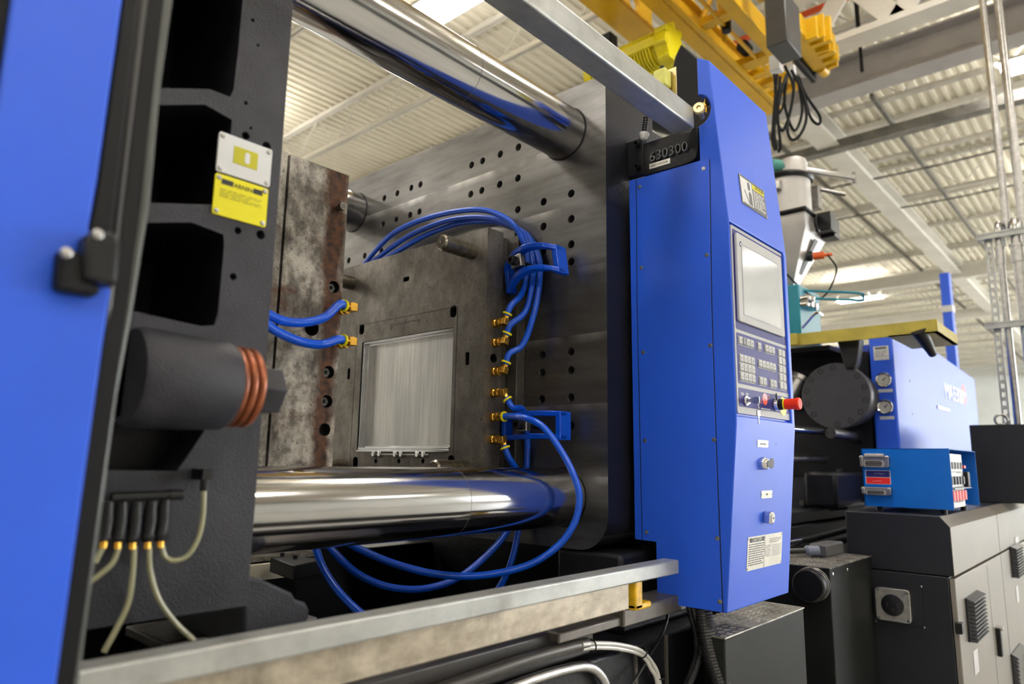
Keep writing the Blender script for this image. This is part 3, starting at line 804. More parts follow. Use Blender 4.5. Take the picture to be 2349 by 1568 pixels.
def hose(pts, lab, r=0.0105):
    bm = B(); tube(bm, pts, r, 14, 8)
    return tag(obj('blue_hose', bm, HOSE), lab, 'hose', 'blue cooling hoses')
def hstart(i):
    e, d = FIT[i]; return [e + d * -0.004, e + d * 0.035]
def pl(lst, d0, d1):
    n = len(lst); return [dep(x, y, d0 + (d1 - d0) * i / (n - 1)) for i, (x, y) in enumerate(lst)]
hose(hstart(0) + [onX(x, y, v) for x, y, v in ((1199, 670, 1.74), (1212, 610, 1.765), (1203, 560, 1.765), (1175, 512, 1.75), (1128, 486, 1.74), (1080, 481, 1.73), (1010, 492, 1.72), (940, 515, 1.71), (885, 550, 1.72))] + [V((1.755, 2.500, 2.15)), V((1.765, 2.510, 2.04)), V((1.765, 2.510, 1.9))],
     'outermost blue hose of the arch over the mould top')
hose(hstart(1) + [onX(x, y, v) for x, y, v in ((1205, 715, 1.735), (1220, 660, 1.75), (1224, 600, 1.77), (1212, 552, 1.775), (1182, 522, 1.77), (1120, 500, 1.765), (1040, 503, 1.76), (965, 528, 1.75), (912, 558, 1.745))] + [V((1.75, 2.44, 2.165)), V((1.757, 2.492, 2.10)), V((1.77, 2.488, 2.0)), V((1.77, 2.488, 1.9))],
     'middle blue hose of the arch, from the second fitting')
hose(hstart(2) + [onX(x, y, v) for x, y, v in ((1199, 790, 1.73), (1222, 730, 1.74), (1236, 660, 1.76), (1238, 600, 1.775), (1222, 556, 1.78), (1196, 530, 1.785), (1140, 509, 1.78), (1060, 511, 1.775), (985, 536, 1.765), (930, 566, 1.755))] + [V((1.75, 2.40, 2.160)), V((1.735, 2.475, 2.11)), V((1.735, 2.49, 2.03)), V((1.735, 2.49, 1.9))],
     'innermost blue hose of the arch, from the third fitting')
hose(hstart(3) + [onX(x, y, v) for x, y, v in ((1200, 940, 1.76), (1209, 990, 1.785), (1209, 1060, 1.785), (1204, 1130, 1.78), (1190, 1210, 1.76), (1178, 1270, 1.74), (1158, 1325, 1.72), (1130, 1370, 1.70))],
     'blue hose running straight down behind the lower tie bar')
hose(hstart(4) + [dep(x, y, d) for x, y, d in ((1205, 958, 2.17), (1245, 978, 2.13), (1285, 1030, 2.10), (1314, 1085, 2.07), (1329, 1140, 2.05), (1317, 1200, 2.04), (1276, 1255, 2.03), (1205, 1298, 2.02), (1100, 1320, 2.0), (1000, 1316, 1.98), (910, 1294, 1.96), (845, 1268, 1.95), (790, 1238, 1.96), (760, 1200, 2.0))],
     'big looping blue hose passing in front of the lower tie bar')
hose(hstart(5) + [dep(x, y, d) for x, y, d in ((1188, 1085, 2.28), (1192, 1140, 2.30), (1165, 1215, 2.24), (1118, 1272, 2.18), (1050, 1325, 2.12), (970, 1350, 2.07), (890, 1345, 2.03), (825, 1318, 2.0), (780, 1280, 1.98), (748, 1240, 1.99), (735, 1200, 2.02))],
     'blue hose sagging under the lower tie bar, middle one')
hose([dep(x, y, d) for x, y, d in ((708, 1205, 2.0), (722, 1250, 1.95), (740, 1300, 1.90), (772, 1350, 1.86), (815, 1395, 1.82), (860, 1430, 1.80))],
     'blue hose dropping steeply behind the lower rail')

# --- moving mould half (rusty)
X0M, X1M = 0.66, 1.072
rt = thing('moving_mould_half', 'rust-stained steel mould half fixed to the dark moving platen', 'mould', (0.9, 2.02, ZM0))
xs = onY(657, 500, YM0).x; xs = 0.885
bm = B(); box(bm, xs + 0.004, X1M, YM0, YM1, ZM0, ZM1); rp = obj('core_plate', bm, MOULDBAND, rt)
c = B()
FM = FY(YM0)
ports = [(766, 658), (754, 853), (750, 920), (745, 985)]
for x, y in ports:
    a, b = FM.px(x, y); cyl(c, FM.p(a, b, 0.01), FM.p(a, b, -0.03), 0.017, 18)
a, b = FM.px(715, 752); cyl(c, FM.p(a, b, 0.01), FM.p(a, b, -0.06), 0.021, 18)
cut(rp, c, HOLE)
bm = B(); box(bm, X0M, xs, YM0 + 0.004, YM1, ZM0, ZM1 + 0.005); obj('clamp_plate', bm, MOULDRUST, rt, bevel=0.002)
for k, (x, y) in enumerate(ports[:3]):
    a, b = FM.px(x, y); bm = B(); lathe(bm, FM.p(a, b, -0.022), (0, -1, 0), [(0, 0.013), (0.008, 0.013), (0.008, 0.006), (0.0, 0.004)], 6); obj('port_plug', bm, INKGREY, rt)
a, b = FM.px(774, 478); bm = B(); lathe(bm, FM.p(a, b, -0.005), (0, -1, 0), [(0, 0.007), (0.02, 0.007), (0.02, 0.011), (0.034, 0.011), (0.034, 0.005), (0.028, 0.0)], 16); obj('side_screw', bm, DKSTEEL, rt)
for k, (x, y, lab) in enumerate(((778, 710, 'upper brass fitting on the rusty mould half'), (776, 787, 'lower brass fitting on the rusty mould half'))):
    q = onY(x + 6, y, YM0)
    e, d = fitting(q, (0, -1, 0), (-1, -0.2, -0.03), True, lab, 'brass fittings on the rusty mould half')
    if k == 0: ps = [onY(x_, y_, v) for x_, y_, v in ((745, 727, 1.54), (700, 739, 1.52), (655, 737, 1.5), (618, 722, 1.48), (585, 700, 1.46))]
    else: ps = [onY(x_, y_, v) for x_, y_, v in ((740, 789, 1.54), (700, 786, 1.52), (655, 770, 1.5), (617, 748, 1.48), (585, 715, 1.46))]
    hose([e - d * 0.004, e + d * 0.02] + ps, ('upper' if k == 0 else 'lower') + ' short blue hose curving in front of the rusty mould', 0.0115)

# --- blue mould clamps
def clampm(tl, tr, br, bl, lab, arch):
    c4 = [onX(x, y, 1.745) for x, y in (tl, tr, br, bl)]
    o = (c4[0] + c4[1] + c4[2] + c4[3]) / 4
    u = ((c4[1] - c4[0]) + (c4[2] - c4[3])); L = u.length / 2; u.normalize()
    v = V((-1, 0, 0)).cross(u); Wd = ((c4[0] - c4[3]).length + (c4[1] - c4[2]).length) / 2
    if v.z < 0: v = -v
    t = thing('mould_clamp', lab, 'clamp', o, 'blue mould clamps on the platen')
    F = Fr(o, u, v)
    if F.n.x > 0: F.n = -F.n
    bm = B(); N = 12; side = Wd * 0.19
    def h(s): return 0.012 + arch * (1 - (2 * s - 1) ** 2)
    def off(s): return -0.35 * arch * (1 - (2 * s - 1) ** 2) * 0
    for (w0, w1) in ((-Wd / 2, -Wd / 2 + side), (Wd / 2 - side, Wd / 2)):
        for i in range(N):
            s0, s1 = i / N, (i + 1) / N
            sag0, sag1 = arch * 0.9 * (1 - (2 * s0 - 1) ** 2) - arch * 0.45, arch * 0.9 * (1 - (2 * s1 - 1) ** 2) - arch * 0.45
            z0, z1 = h(s0), h(s1)
            hexa(bm, [F.p(-L / 2 + s0 * L, w0 + sag0, z0 - 0.02), F.p(-L / 2 + s1 * L, w0 + sag1, z1 - 0.02), F.p(-L / 2 + s1 * L, w1 + sag1, z1 - 0.02), F.p(-L / 2 + s0 * L, w1 + sag0, z0 - 0.02),
                      F.p(-L / 2 + s0 * L, w0 + sag0, z0 + 0.014), F.p(-L / 2 + s1 * L, w0 + sag1, z1 + 0.014), F.p(-L / 2 + s1 * L, w1 + sag1, z1 + 0.014), F.p(-L / 2 + s0 * L, w1 + sag0, z0 + 0.014)])
    sg = -arch * 0.40
    fbox(bm, F, -L / 2, -L / 2 + 0.018, -Wd / 2 + sg, Wd / 2 + sg, -0.02, 0.024)
    fbox(bm, F, L / 2 - 0.020, L / 2, -Wd / 2 + sg * 0.9, Wd / 2 + sg * 0.9, -0.03, 0.026)
    bmesh.ops.remove_doubles(bm, verts=bm.verts, dist=0.0003)
    obj('clamp_bar', bm, CLAMPBLUE, t, bevel=0.003)
    bm = B(); fbox(bm, F, -0.045, 0.0, -0.020 + arch * 0.3, 0.024 + arch * 0.3, arch + 0.012, arch + 0.036); obj('washer_block', bm, STEEL, t, bevel=0.003, label='square grey steel block')
    bm = B(); p = F.p(-0.023, arch * 0.35, arch + 0.034); lathe(bm, p, F.n, [(-0.12, 0.009), (0.004, 0.009), (0.004, 0.0155), (0.026, 0.0155), (0.028, 0.013), (0.028, 0.008), (0.018, 0.007), (0.018, 0)], 20)
    obj('clamp_bolt', bm, BLACK, t, label='black socket-head bolt')
clampm((1162, 606), (1280, 560), (1297, 612), (1174, 668), 'arched blue clamp holding the mould, beside the hose arch', 0.035)
clampm((1160, 947), (1297, 943), (1297, 1006), (1162, 1011), 'flat blue clamp behind the big looping hose', 0.006)

# --- moving platen (dark casting at the left)
XM = 0.662
mv = thing('moving_platen', 'dark grey cast platen at the left with deep pockets', 'machine casting', (0.2, YC, 1.086))
bm = B(); box(bm, -0.35, XM, YN, 2.79, 1.088, 2.75)
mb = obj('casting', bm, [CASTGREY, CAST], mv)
FV = FY(YN)
c = B()
def pocket(pts, d):
    q = [FV.px(x, y) for x, y in pts]; fpoly(c, FV, q, -d, 0.02)
pocket([(300, -160), (560, -160), (556, 0), (548, 100), (536, 205), (528, 222), (480, 204), (280, 200)], 0.32)
pocket([(262, 242), (470, 240), (532, 275), (530, 300), (514, 440), (495, 470), (450, 468), (250, 462)], 0.32)
pocket([(240, 512), (440, 510), (470, 522), (512, 538), (514, 560), (500, 715), (492, 745), (462, 748), (300, 712), (230, 710)], 0.32)
pocket([(210, 960), (470, 985), (440, 1030), (405, 1080), (200, 1076)], 0.10)
for x, y, r in ((580, 46, .004), (592, 104, .003), (564, 236, .004), (575, 293, .003), (564, 311, .008), (612, 335, .009), (546, 529, .007), (598, 538, .009), (535, 634, .0065), (588, 362, .004)):
    a, b = FV.px(x, y); cyl(c, FV.p(a, b, 0.01), FV.p(a, b, -0.03), r, 10)
for y in (1.396, 2.618):
    for z in (1.242, 2.472): cyl(c, (-0.4, y, z), (XM + 0.01, y, z), 0.092, 48)
cut(mb, c)
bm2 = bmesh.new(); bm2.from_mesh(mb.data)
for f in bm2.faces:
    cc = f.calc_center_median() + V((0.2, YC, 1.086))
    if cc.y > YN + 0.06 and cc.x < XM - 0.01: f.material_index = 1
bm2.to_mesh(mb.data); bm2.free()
md = mb.modifiers.new('bevel', 'BEVEL'); md.width = 0.008; md.segments = 3; md.limit_method = 'ANGLE'; md.angle_limit = math.radians(60)
# big round boss with seal and nut
bx0, by = onY(300, 850, 1.13).x, 1.13
cz = onY(540, 885, 1.13).z
e0 = onY(525, 885, 1.13).x; e1 = onY(572, 885, 1.13).x; e2 = onY(640, 885, 1.13).x
bm = B(); lathe(bm, (bx0, by + 0.01, cz), (1, 0, 0), [(0, 0.074), (0.01, 0.078), (e0 - bx0 - 0.01, 0.074), (e0 - bx0, 0.068)], 48)
box(bm, bx0, e0 - 0.02, by + 0.02, YN + 0.02, cz - 0.06, cz + 0.072); obj('round_boss', bm, CASTGREY, mv, label='thick round boss pointing at the mould')
bm = B()
for k in range(3):
    x = e0 + 0.003 + (e1 - e0 - 0.006) * k / 2; torus(bm, (x, by + 0.01, cz), (1, 0, 0), 0.062, 0.0065, 40, 10)
lathe(bm, (e0, by + 0.01, cz), (1, 0, 0), [(0, 0.06), (e1 - e0, 0.06)], 32)
obj('boss_seal', bm, COPPER, mv, label='orange-brown ribbed seal rings')
bm = B(); lathe(bm, (e1, by + 0.01, cz - 0.003), (1, 0, 0), [(0, 0.044), (e2 - e1 - 0.003, 0.044), (e2 - e1, 0.040)], 6)
obj('hex_nut', bm, CASTGREY, mv, bevel=0.003)
# foot below
bm = B(); prism(bm, [onY(x, y, 1.27) for x, y in ((560, 1320), (570, 1323), (600, 1328), (672, 1360), (680, 1375), (703, 1382), (712, 1400), (703, 1440), (690, 1480), (560, 1500))], (0, 0.3, 0))
obj('slide_foot', bm, CASTGREY, mv, bevel=0.006)
# lubrication block
def pY(x, y, v=1.19): return onY(x, y, v)
lt = thing('lubrication_block', 'black grease distributor block low on the dark casting', 'manifold', pY(330, 1190))
bm = B(); cyl(bm, pY(255, 1140), pY(385, 1135), 0.0075, 12); cyl(bm, pY(385, 1135), pY(417, 1134), 0.009, 12); obj('header_bar', bm, BLACK, lt)
xs5 = [(248, 1150, 1240), (280, 1150, 1242), (314, 1150, 1243), (348, 1148, 1242), (378, 1145, 1240)]
for x, y0, y1 in xs5:
    bm = B(); p = pY(x, y0); q = pY(x - 6, y1); q.x = p.x; lathe(bm, p, q - p, [(0, 0.008), (0.03, 0.011), (0.05, 0.009), (0.055, 0.0115), ((q - p).length, 0.009)], 14); obj('metering_valve', bm, BLACK, lt)
    bm = B(); cyl(bm, q, q + V((0, 0, -0.010)), 0.0055, 10); obj('tube_ferrule', bm, BRASS, lt)
tubes = [([(242, 1245), (232, 1262), (218, 1290)], 'short cloudy tube at the left end of the grease block'),
         ([(274, 1250), (258, 1290), (225, 1320), (205, 1335)], 'cloudy tube curving left from the grease block'),
         ([(308, 1252), (305, 1310), (295, 1380), (268, 1440), (238, 1495)], 'cloudy tube falling straight from the middle valve'),
         ([(342, 1252), (345, 1310), (365, 1375), (405, 1430), (445, 1468)], 'cloudy tube sweeping right behind the lower rail'),
         ([(371, 1250), (378, 1275), (400, 1285), (432, 1272), (456, 1230), (466, 1180), (468, 1125)], 'cloudy tube looping up to the small elbow fitting')]
for p, lab in tubes:
    bm = B(); tube(bm, [pY(x, y) for x, y in p], 0.0042, 10, 6); tag(obj('grease_tube', bm, TUBEY), lab, 'tube', 'grease tubes on the dark casting')
bm = B(); p = pY(468, 1125); cyl(bm, p, p + V((0, 0, 0.02)), 0.007, 12); box(bm, p.x - 0.008, p.x + 0.008, p.y - 0.008, YN + 0.005, p.z + 0.018, p.z + 0.036)
tag(obj('elbow_fitting', bm, BLACK), 'small black elbow where the looping grease tube ends', 'fitting')
# warning plates
def bars(bm, F, a0, a1, b0, b1, n, c=0.001, hfrac=0.4, seed=1, words=6):
    rnd = random.Random(seed); dh = (b1 - b0) / n
    for i in range(n):
        y = b1 - (i + 0.75) * dh; x = a0; end = a1 - (rnd.random() * 0.3 * (a1 - a0) if i % 3 == 2 else 0)
        while x < end:
            w = (a1 - a0) / words * (0.5 + rnd.random())
            fbox(bm, F, x, min(x + w, end), y, y + dh * hfrac, c - 0.0006, c); x += w + (a1 - a0) / words * 0.22
q = [onY(x, y, YN) for x, y in ((501, 303), (622, 348), (615, 429), (496, 397))]
F = FY(YN - 0.003); a0, b1 = F.px(503, 300); a1, b0 = F.px(618, 430); a0 = F.px(499, 350)[0]
wp = thing('warning_plate', 'white plate with a yellow pictogram on the dark casting', 'sign', F.p((a0 + a1) / 2, b0))
bm = B(); fpoly(bm, F, rrect(a1 - a0, b1 - b0, 0.004, 3, (a0 + a1) / 2, (b0 + b1) / 2), -0.003, 0.001); obj('plate', bm, WHITE, wp)
bm = B(); ca, cb = F.px(563, 363); fbox(bm, F, ca - 0.024, ca + 0.024, cb - 0.017, cb + 0.017, 0.001, 0.0018); obj('pictogram', bm, simple('olive_yellow', (0.50, 0.46, 0.01), 0.5), wp, smooth=False)
bm = B(); fpoly(bm, F, rrect(0.010, 0.022, 0.004, 3, ca + 0.003, cb), 0.0018, 0.0024); obj('pictogram_slot', bm, WHITE, wp)
a1b = a1 - 0.002
b2 = b0 - 0.004; b3 = F.px(608, 522)[1]
yp = thing('warning_plate', 'yellow warning plate right below the white plate', 'sign', F.p((a0 + a1) / 2, b3))
bm = B(); fpoly(bm, F, rrect(a1b - a0, b2 - b3, 0.004, 3, (a0 + a1b) / 2, (b2 + b3) / 2), -0.003, 0.001); obj('plate', bm, YEL, yp)
bm = B(); fbox(bm, F, a0 + 0.012, a0 + 0.034, b2 - 0.018, b2 - 0.008, 0.001, 0.0016); fbox(bm, F, a1b - 0.030, a1b - 0.012, b2 - 0.018, b2 - 0.008, 0.001, 0.0016); obj('header_block', bm, INK, yp, smooth=False)
text('warning_text', 'WARNING', 0.012, F, (a0 + a1b) / 2, b2 - 0.018, INK, yp, 0.0004, 0.0013, 'CENTER')
bm = B(); bars(bm, F, a0 + 0.010, a1b - 0.012, b3 + 0.035, b2 - 0.026, 5, 0.0014, 0.35, 3, 5); obj('text_line', bm, simple('faded_ink', (0.30, 0.27, 0.02), 0.5), yp, smooth=False)
for o_, (p, q, r, s) in ((wp, (a0, a1, b0, b1)), (yp, (a0, a1b, b3, b2))):
    for x in (p + 0.007, q - 0.007):
        for z in (r + 0.007, s - 0.007):
            bm = B(); lathe(bm, F.p(x, z, 0.001), F.n, [(0, 0.005), (0.002, 0.004), (0.003, 0)], 12); obj('rivet', bm, STEEL, o_)

# --- machine bed
bt = thing('machine_bed', 'black steel machine bed under the tie bars', 'machine frame', (0.8, YC, 0))
bm = B(); box(bm, -1.2, 2.22, 1.10, 1.34, 0.0, 0.86); obj('side_beam', bm, CAST, bt, bevel=0.01)
bm = B(); box(bm, -1.2, 2.6, 2.7, 2.9, 0.15, 0.95); obj('side_beam', bm, CAST, bt, bevel=0.01)
bm = B(); box(bm, -1.2, 2.6, 1.34, 2.7, 0.5, 0.55); obj('oil_pan', bm, BLACK, bt)
bm = B(); box(bm, 1.80, 2.35, 1.18, 1.42, 0.86, 1.084); obj('platen_foot', bm, CAST, bt, bevel=0.012)
bm = B(); box(bm, 1.02, 1.78, 2.45, 2.68, 0.56, 1.14); obj('gap_block_side', bm, CAST, bt, bevel=0.02)  # added block that hides the lit wall behind, so the gap stays dark
bm = B(); box(bm, 2.42, 2.5, 1.34, 2.9, 0.3, 1.115); obj('gap_block_rear', bm, CAST, bt)  # added to shut off the bright background under the platen
for x in (onY(1453, 1500, 1.1).x, onY(1524, 1500, 1.1).x):
    bm = B(); box(bm, x, x + 0.012, 1.094, 1.10, 0.15, 0.86); obj('weld_seam', bm, simple('weld', (0.10, 0.09, 0.08), 0.5, 0.2, (80, 0.6, 0.003)), bt)
bm = B(); box(bm, -1.2, 1.25, 1.20, 1.40, 0.86, 0.90); obj('slide_rail', bm, DKSTEEL, bt, bevel=0.004)
# slider shoe
st = thing('guide_shoe', 'black guide shoe with two bolts beside the casting foot', 'guide block', onY(660, 1330, 1.45))
P0 = onY(620, 1280, 1.5)
bm = B(); prism(bm, [onZ(x, y, 1.03) for x, y in ((620, 1278), (650, 1273), (733, 1280), (737, 1284), (675, 1297))], (0, 0, -0.045)); obj('shoe', bm, DARKCAB, st, bevel=0.004)
bm = B()
for x, y in ((647, 1276), (677, 1281)):
    p = onZ(x, y, 1.03); cyl(bm, p, p + V((0, 0, 0.012)), 0.007, 10)
obj('bolt_head', bm, BLACK, st)
bm = B(); box(bm, P0.x - 0.25, P0.x + 0.08, 1.42, 1.62, 0.98, 1.0); obj('wiper_plate', bm, DKSTEEL, st, bevel=0.003)
bm = B(); a = onY(575, 1268, 2.3); b = onY(690, 1250, 2.3); box(bm, a.x - 0.5, b.x + 0.05, 2.25, 2.9, 1.005, 1.02)
tag(obj('tread_step', bm, TREAD, smooth=False), 'bright tread plate glimpsed under the lower tie bar', 'step')
bm = B(); box(bm, a.x - 0.5, b.x - 0.02, 2.22, 2.25, 0.95, 1.0); tag(obj('pale_strip', bm, CREAM, smooth=False), 'pale cream strip in front of the glimpsed tread plate', 'strip')

# ================================================================== RAILS
YU = 0.95
ur = thing('upper_door_rail', 'upper galvanised door rail slanting down to the blue cabinet', 'rail', (0.9, YU, 2.37))
zb = 2.382; zt = 2.452
bot = onZ(1117, 0, zb).y
bm = B(); box(bm, -0.6, 1.885, YU, YU + 0.075, zb, zt); obj('rail_tube', bm, GALV, ur, bevel=0.006, seg=3)
# bracket and yellow stop on top
p = onY(1531, 200, 1.0); sx_ = p.x - 0.02
bm = B(); box(bm, sx_, sx_ + 0.10, 0.975, 1.02, zt, zt + 0.004); box(bm, sx_, sx_ + 0.004, 0.958, 1.02, zt, zt + 0.100); obj('stop_bracket', bm, GOLDST, ur, bevel=0.0015, label='gold zinc angle bracket')
bm = B(); box(bm, sx_ - 0.045, sx_ - 0.003, 0.972, 1.012, zt + 0.030, zt + 0.085); obj('rubber_stop', bm, LIMY, ur, bevel=0.006, seg=3, label='pale yellow rubber stop')
bm = B(); cyl(bm, (sx_ - 0.024, 0.992, zt + 0.08), (sx_ - 0.024, 0.992, zt + 0.10), 0.008, 10); obj('stop_cap', bm, BLACK, ur)
# roller knob seen through the round notch
kt = thing('roller_knob', 'small brass-coloured roller by the cabinet notch', 'roller', onX(1605, 253, 1.9))
p = onX(1605, 252, 1.90)
bm = B(); lathe(bm, p, (-1, -0.3, 0), [(-0.05, 0.008), (0, 0.008), (0, 0.017), (0.015, 0.019), (0.018, 0.016), (0.018, 0.007), (0.012, 0.005), (0.012, 0)], 24); obj('roller', bm, GOLDST, kt)
bm = B(); q = onX(1620, 245, 1.95); cyl(bm, q - V((0, 0, 0.02)), q + V((0, 0, 0.03)), 0.005, 8); lathe(bm, q, (0, 0, 1), [(0, 0.010), (0.01, 0.010), (0.018, 0.006)], 12); obj('nipple', bm, BRASS, kt)

YL = 1.02
lr = thing('lower_door_rail', 'lower galvanised door rail crossing the foreground', 'rail', (0.9, YL, 1.0))
zt2 = 1.083; zb2 = 1.045
bm = B(); box(bm, -0.4, 1.85, YL, YL + 0.05, zb2, zt2); obj('rail_tube', bm, GALV, lr, bevel=0.004, seg=3)
z3 = onY(1440, 1398, YL + 0.022).z
xe = onY(1443, 1370, YL + 0.022).x
bm = B(); box(bm, -0.4, xe, YL + 0.022, YL + 0.036, z3, zb2); obj('rail_skirt', bm, GALVD, lr, bevel=0.003, label='grimy tan-stained lower face')
# yellow channel bumper
a = onY(1448, 1390, YL + 0.04); 
bm = B(); F = FY(YL + 0.03)
x0, _ = F.px(1449, 1345); x1, _ = F.px(1466, 1345); zz, _ = F.px(1458, 1397)[1], 0
fbox(bm, F, x0, x1, zz, zb2 - 0.001, -0.02, 0.012); x2, _ = F.px(1486, 1380); fbox(bm, F, x0, x2, zz - 0.001, zz + 0.016, -0.02, 0.012)
tag(obj('yellow_bumper', bm, YPLASTIC, bevel=0.005, seg=3), 'translucent yellow bumper block under the lower rail end', 'bumper')

# angle iron, tubes and conduits under the rail
at = thing('angle_support', 'greasy steel angle bar below the lower rail end', 'steel bar', (1.7, 1.08, 0.95))
F = FY(1.06)
bm = B(); q0, q1 = F.px(1432, 1400), F.px(1505, 1383); r1 = F.px(1430, 1440)[1]; fbox(bm, F, q0[0], 2.05, r1, r1 + 0.045, -0.1, 0.0); obj('angle_bar', bm, ANGLE, at, bevel=0.004)
bm = B(); q2 = F.px(1360, 1430); fbox(bm, F, q2[0] - 0.12, q0[0], r1 + 0.002, r1 + 0.026, -0.05, -0.01); obj('flat_bar', bm, ANGLE, at, bevel=0.004)
F = FY(1.10)
bm = B(); s0 = F.px(800, 1568); zt_ = F.px(1360, 1425)[1]; fbox(bm, F, -0.4, F.px(1362, 1440)[0], zt_ - 0.075, zt_, -0.06, 0.0)
tag(obj('bed_beam', bm, simple('brown_black_beam', (0.035, 0.031, 0.028), 0.4, 0.1, None, 0.2, 6), bevel=0.006), 'dark brown beam running below the lower rail', 'beam')
F = FY(1.08)
bm = B(); tube(bm, [onY(x, y, 1.08) for x, y in ((850, 1640), (1100, 1549), (1220, 1508), (1346, 1474))], 0.0135, 14, 4)
tag(obj('dark_conduit', bm, simple('dark_conduit_paint', (0.06, 0.055, 0.05), 0.35, 0.3)), 'dark straight conduit under the beam', 'conduit')
bm = B(); tube(bm, [onY(x, y, 1.08) for x, y in ((1100, 1610), (1200, 1565), (1290, 1537), (1345, 1528), (1375, 1545), (1392, 1580), (1398, 1640))], 0.0125, 14, 6)
tag(obj('steel_conduit', bm, STEEL), 'bent shiny steel conduit at the bottom edge', 'conduit')
for k, lab in ((0, 'outer cloudy white tube of the tied pair'), (1, 'inner cloudy white tube of the tied pair')):
    bm = B(); tube(bm, [onY(x - 6 * k * (i > 3), y + 9 * k * (i < 5), 1.07 + 0.004 * k) for i, (x, y) in enumerate(((1335, 1478), (1370, 1475), (1420, 1478), (1470, 1492), (1500, 1525), (1512, 1560), (1518, 1620)))], 0.0058, 10, 6)
    tag(obj('white_tube', bm, WTUBE), lab, 'tube', 'tied white tubes')
for i, (x, y, d) in enumerate(((1357, 1480, (1, 0, 0.05)), (1473, 1497, (0.8, 0, -0.6)), (1514, 1552, (0.2, 0, -1)))):
    bm = B(); torus(bm, onY(x, y, 1.072), d, 0.014, 0.0022, 16, 6); tag(obj('cable_tie', bm, BLACK), 'black cable tie round the white tubes, ' + ('leftmost', 'middle', 'lowest')[i] + ' one', 'cable tie')
bm = B(); tube(bm, [onY(x, y, v) for x, y, v in ((1532, 1380, 1.12), (1530, 1420, 1.10), (1515, 1462, 1.09), (1490, 1505, 1.08), (1455, 1560, 1.07), (1430, 1600, 1.07))], 0.0042, 8, 6)
tag(obj('black_cable', bm, BLACK), 'thin black cable crossing the bed side below the cabinet', 'cable')
# corrugated hoses under the cabinet
def corr(pts, r, step, lab):
    P = resample(pts, step / 2)
    bm = B(); tube(bm, P, r, 20, 0, rfun=lambda i: r if i % 2 else r * 0.92)
    tag(obj('corrugated_hose', bm, CORR, smooth=False), lab, 'hose', 'black corrugated hoses under the cabinet')
corr([onX(x, y, 1.948) for x, y in ((1610, 1370), (1613, 1400), (1622, 1460), (1636, 1515), (1664, 1600))], 0.026, 0.0085, 'thick black corrugated hose dropping from the blue cabinet')
corr([onY(x, y, v) for x, y, v in ((1578, 1365, 1.04), (1582, 1395, 1.04), (1598, 1460, 1.04), (1596, 1510, 1.04), (1575, 1570, 1.04), (1555, 1620, 1.04))], 0.010, 0.004, 'thin black corrugated hose curving left of the thick one')
corr([onY(x, y, v) for x, y, v in ((1590, 1365, 1.02), (1593, 1400, 1.02), (1608, 1480, 1.02), (1598, 1530, 1.02), (1572, 1590, 1.02))], 0.0095, 0.004, 'thin black corrugated hose closest to the thick one')

# ================================================================== DOOR BRACKET beside the cabinet
dt = thing('door_bracket', 'black cast bracket with raised digits under the upper rail end', 'bracket', onX(1530, 370, 1.95))
F = FX(1.93)
pts = [F.px(x, y) for x, y in ((1474, 330), (1540, 308), (1584, 301), (1586, 294), (1600, 290), (1601, 345), (1596, 362), (1585, 372), (1560, 381), (1475, 404))]
bm = B(); fpoly(bm, F, pts, -0.06, 0.0); obj('casting', bm, CAST, dt, bevel=0.003)
bm = B(); a, b = F.px(1437, 410), F.px(1455, 310); fbox(bm, F, a[0], F.px(1476, 400)[0], F.px(1440, 408)[1], F.px(1450, 320)[1], -0.03, -0.005); obj('mount_plate', bm, CAST, dt, bevel=0.006)
for x, y in ((1462, 330), (1463, 383)):
    a, b = F.px(x, y); bm = B(); lathe(bm, F.p(a, b, -0.01), F.n, [(0, 0.010), (0.02, 0.010), (0.02, 0.006), (0.01, 0.005), (0.01, 0)], 14); obj('socket_screw', bm, BLACK, dt)
a, b = F.px(1492, 372); a2, b2 = F.px(1575, 348)
text('raised_digits', '630300', 0.048, F, a, b - 0.002, simple('cast_digit', (0.05, 0.05, 0.055), 0.35), dt, 0.004, 0.004, 'LEFT', 0.98, 0.0)
a, b = F.px(1490, 389); a1_, b1_ = F.px(1538, 371)
bm = B(); fbox(bm, F, a, a1_, b - 0.0, b + 0.019, 0.0, 0.002); pl_ = obj('name_strip', bm, PALE, dt, bevel=0.001, label='small pale metal strip')
text('strip_text', 'SAFETY DOOR CLOSE', 0.0085, F, (a + a1_) / 2, b + 0.0065, INK, pl_, 0.0002, 0.0023, 'CENTER', 0.72)
for x in (a + 0.005, a1_ - 0.005):
    bm = B(); lathe(bm, F.p(x, b + 0.0095, 0.002), F.n, [(0, 0.0035), (0.001, 0.003)], 10); obj('rivet', bm, STEEL, pl_)
# small buffer under the rail
p = onY(1478, 300, 1.06)
bft = thing('spring_buffer', 'threaded rod with a white tip under the upper rail', 'buffer', p)
bm = B(); q0 = onX(1482, 268, 1.9); q1 = onX(1478, 305, 1.9); d = (q1 - q0).normalized()
tube(bm, [q0 + d * (0.004 * i) for i in range(int((q1 - q0).length / 0.004) + 1)], 0.009, 12, 0, rfun=lambda i: 0.009 if i % 2 else 0.0075); obj('threaded_rod', bm, BLACK, bft)
bm = B(); lathe(bm, q1, d, [(0, 0.016), (0.005, 0.017), (0.022, 0.010), (0.024, 0.0)], 14); obj('white_tip', bm, WHITE, bft)

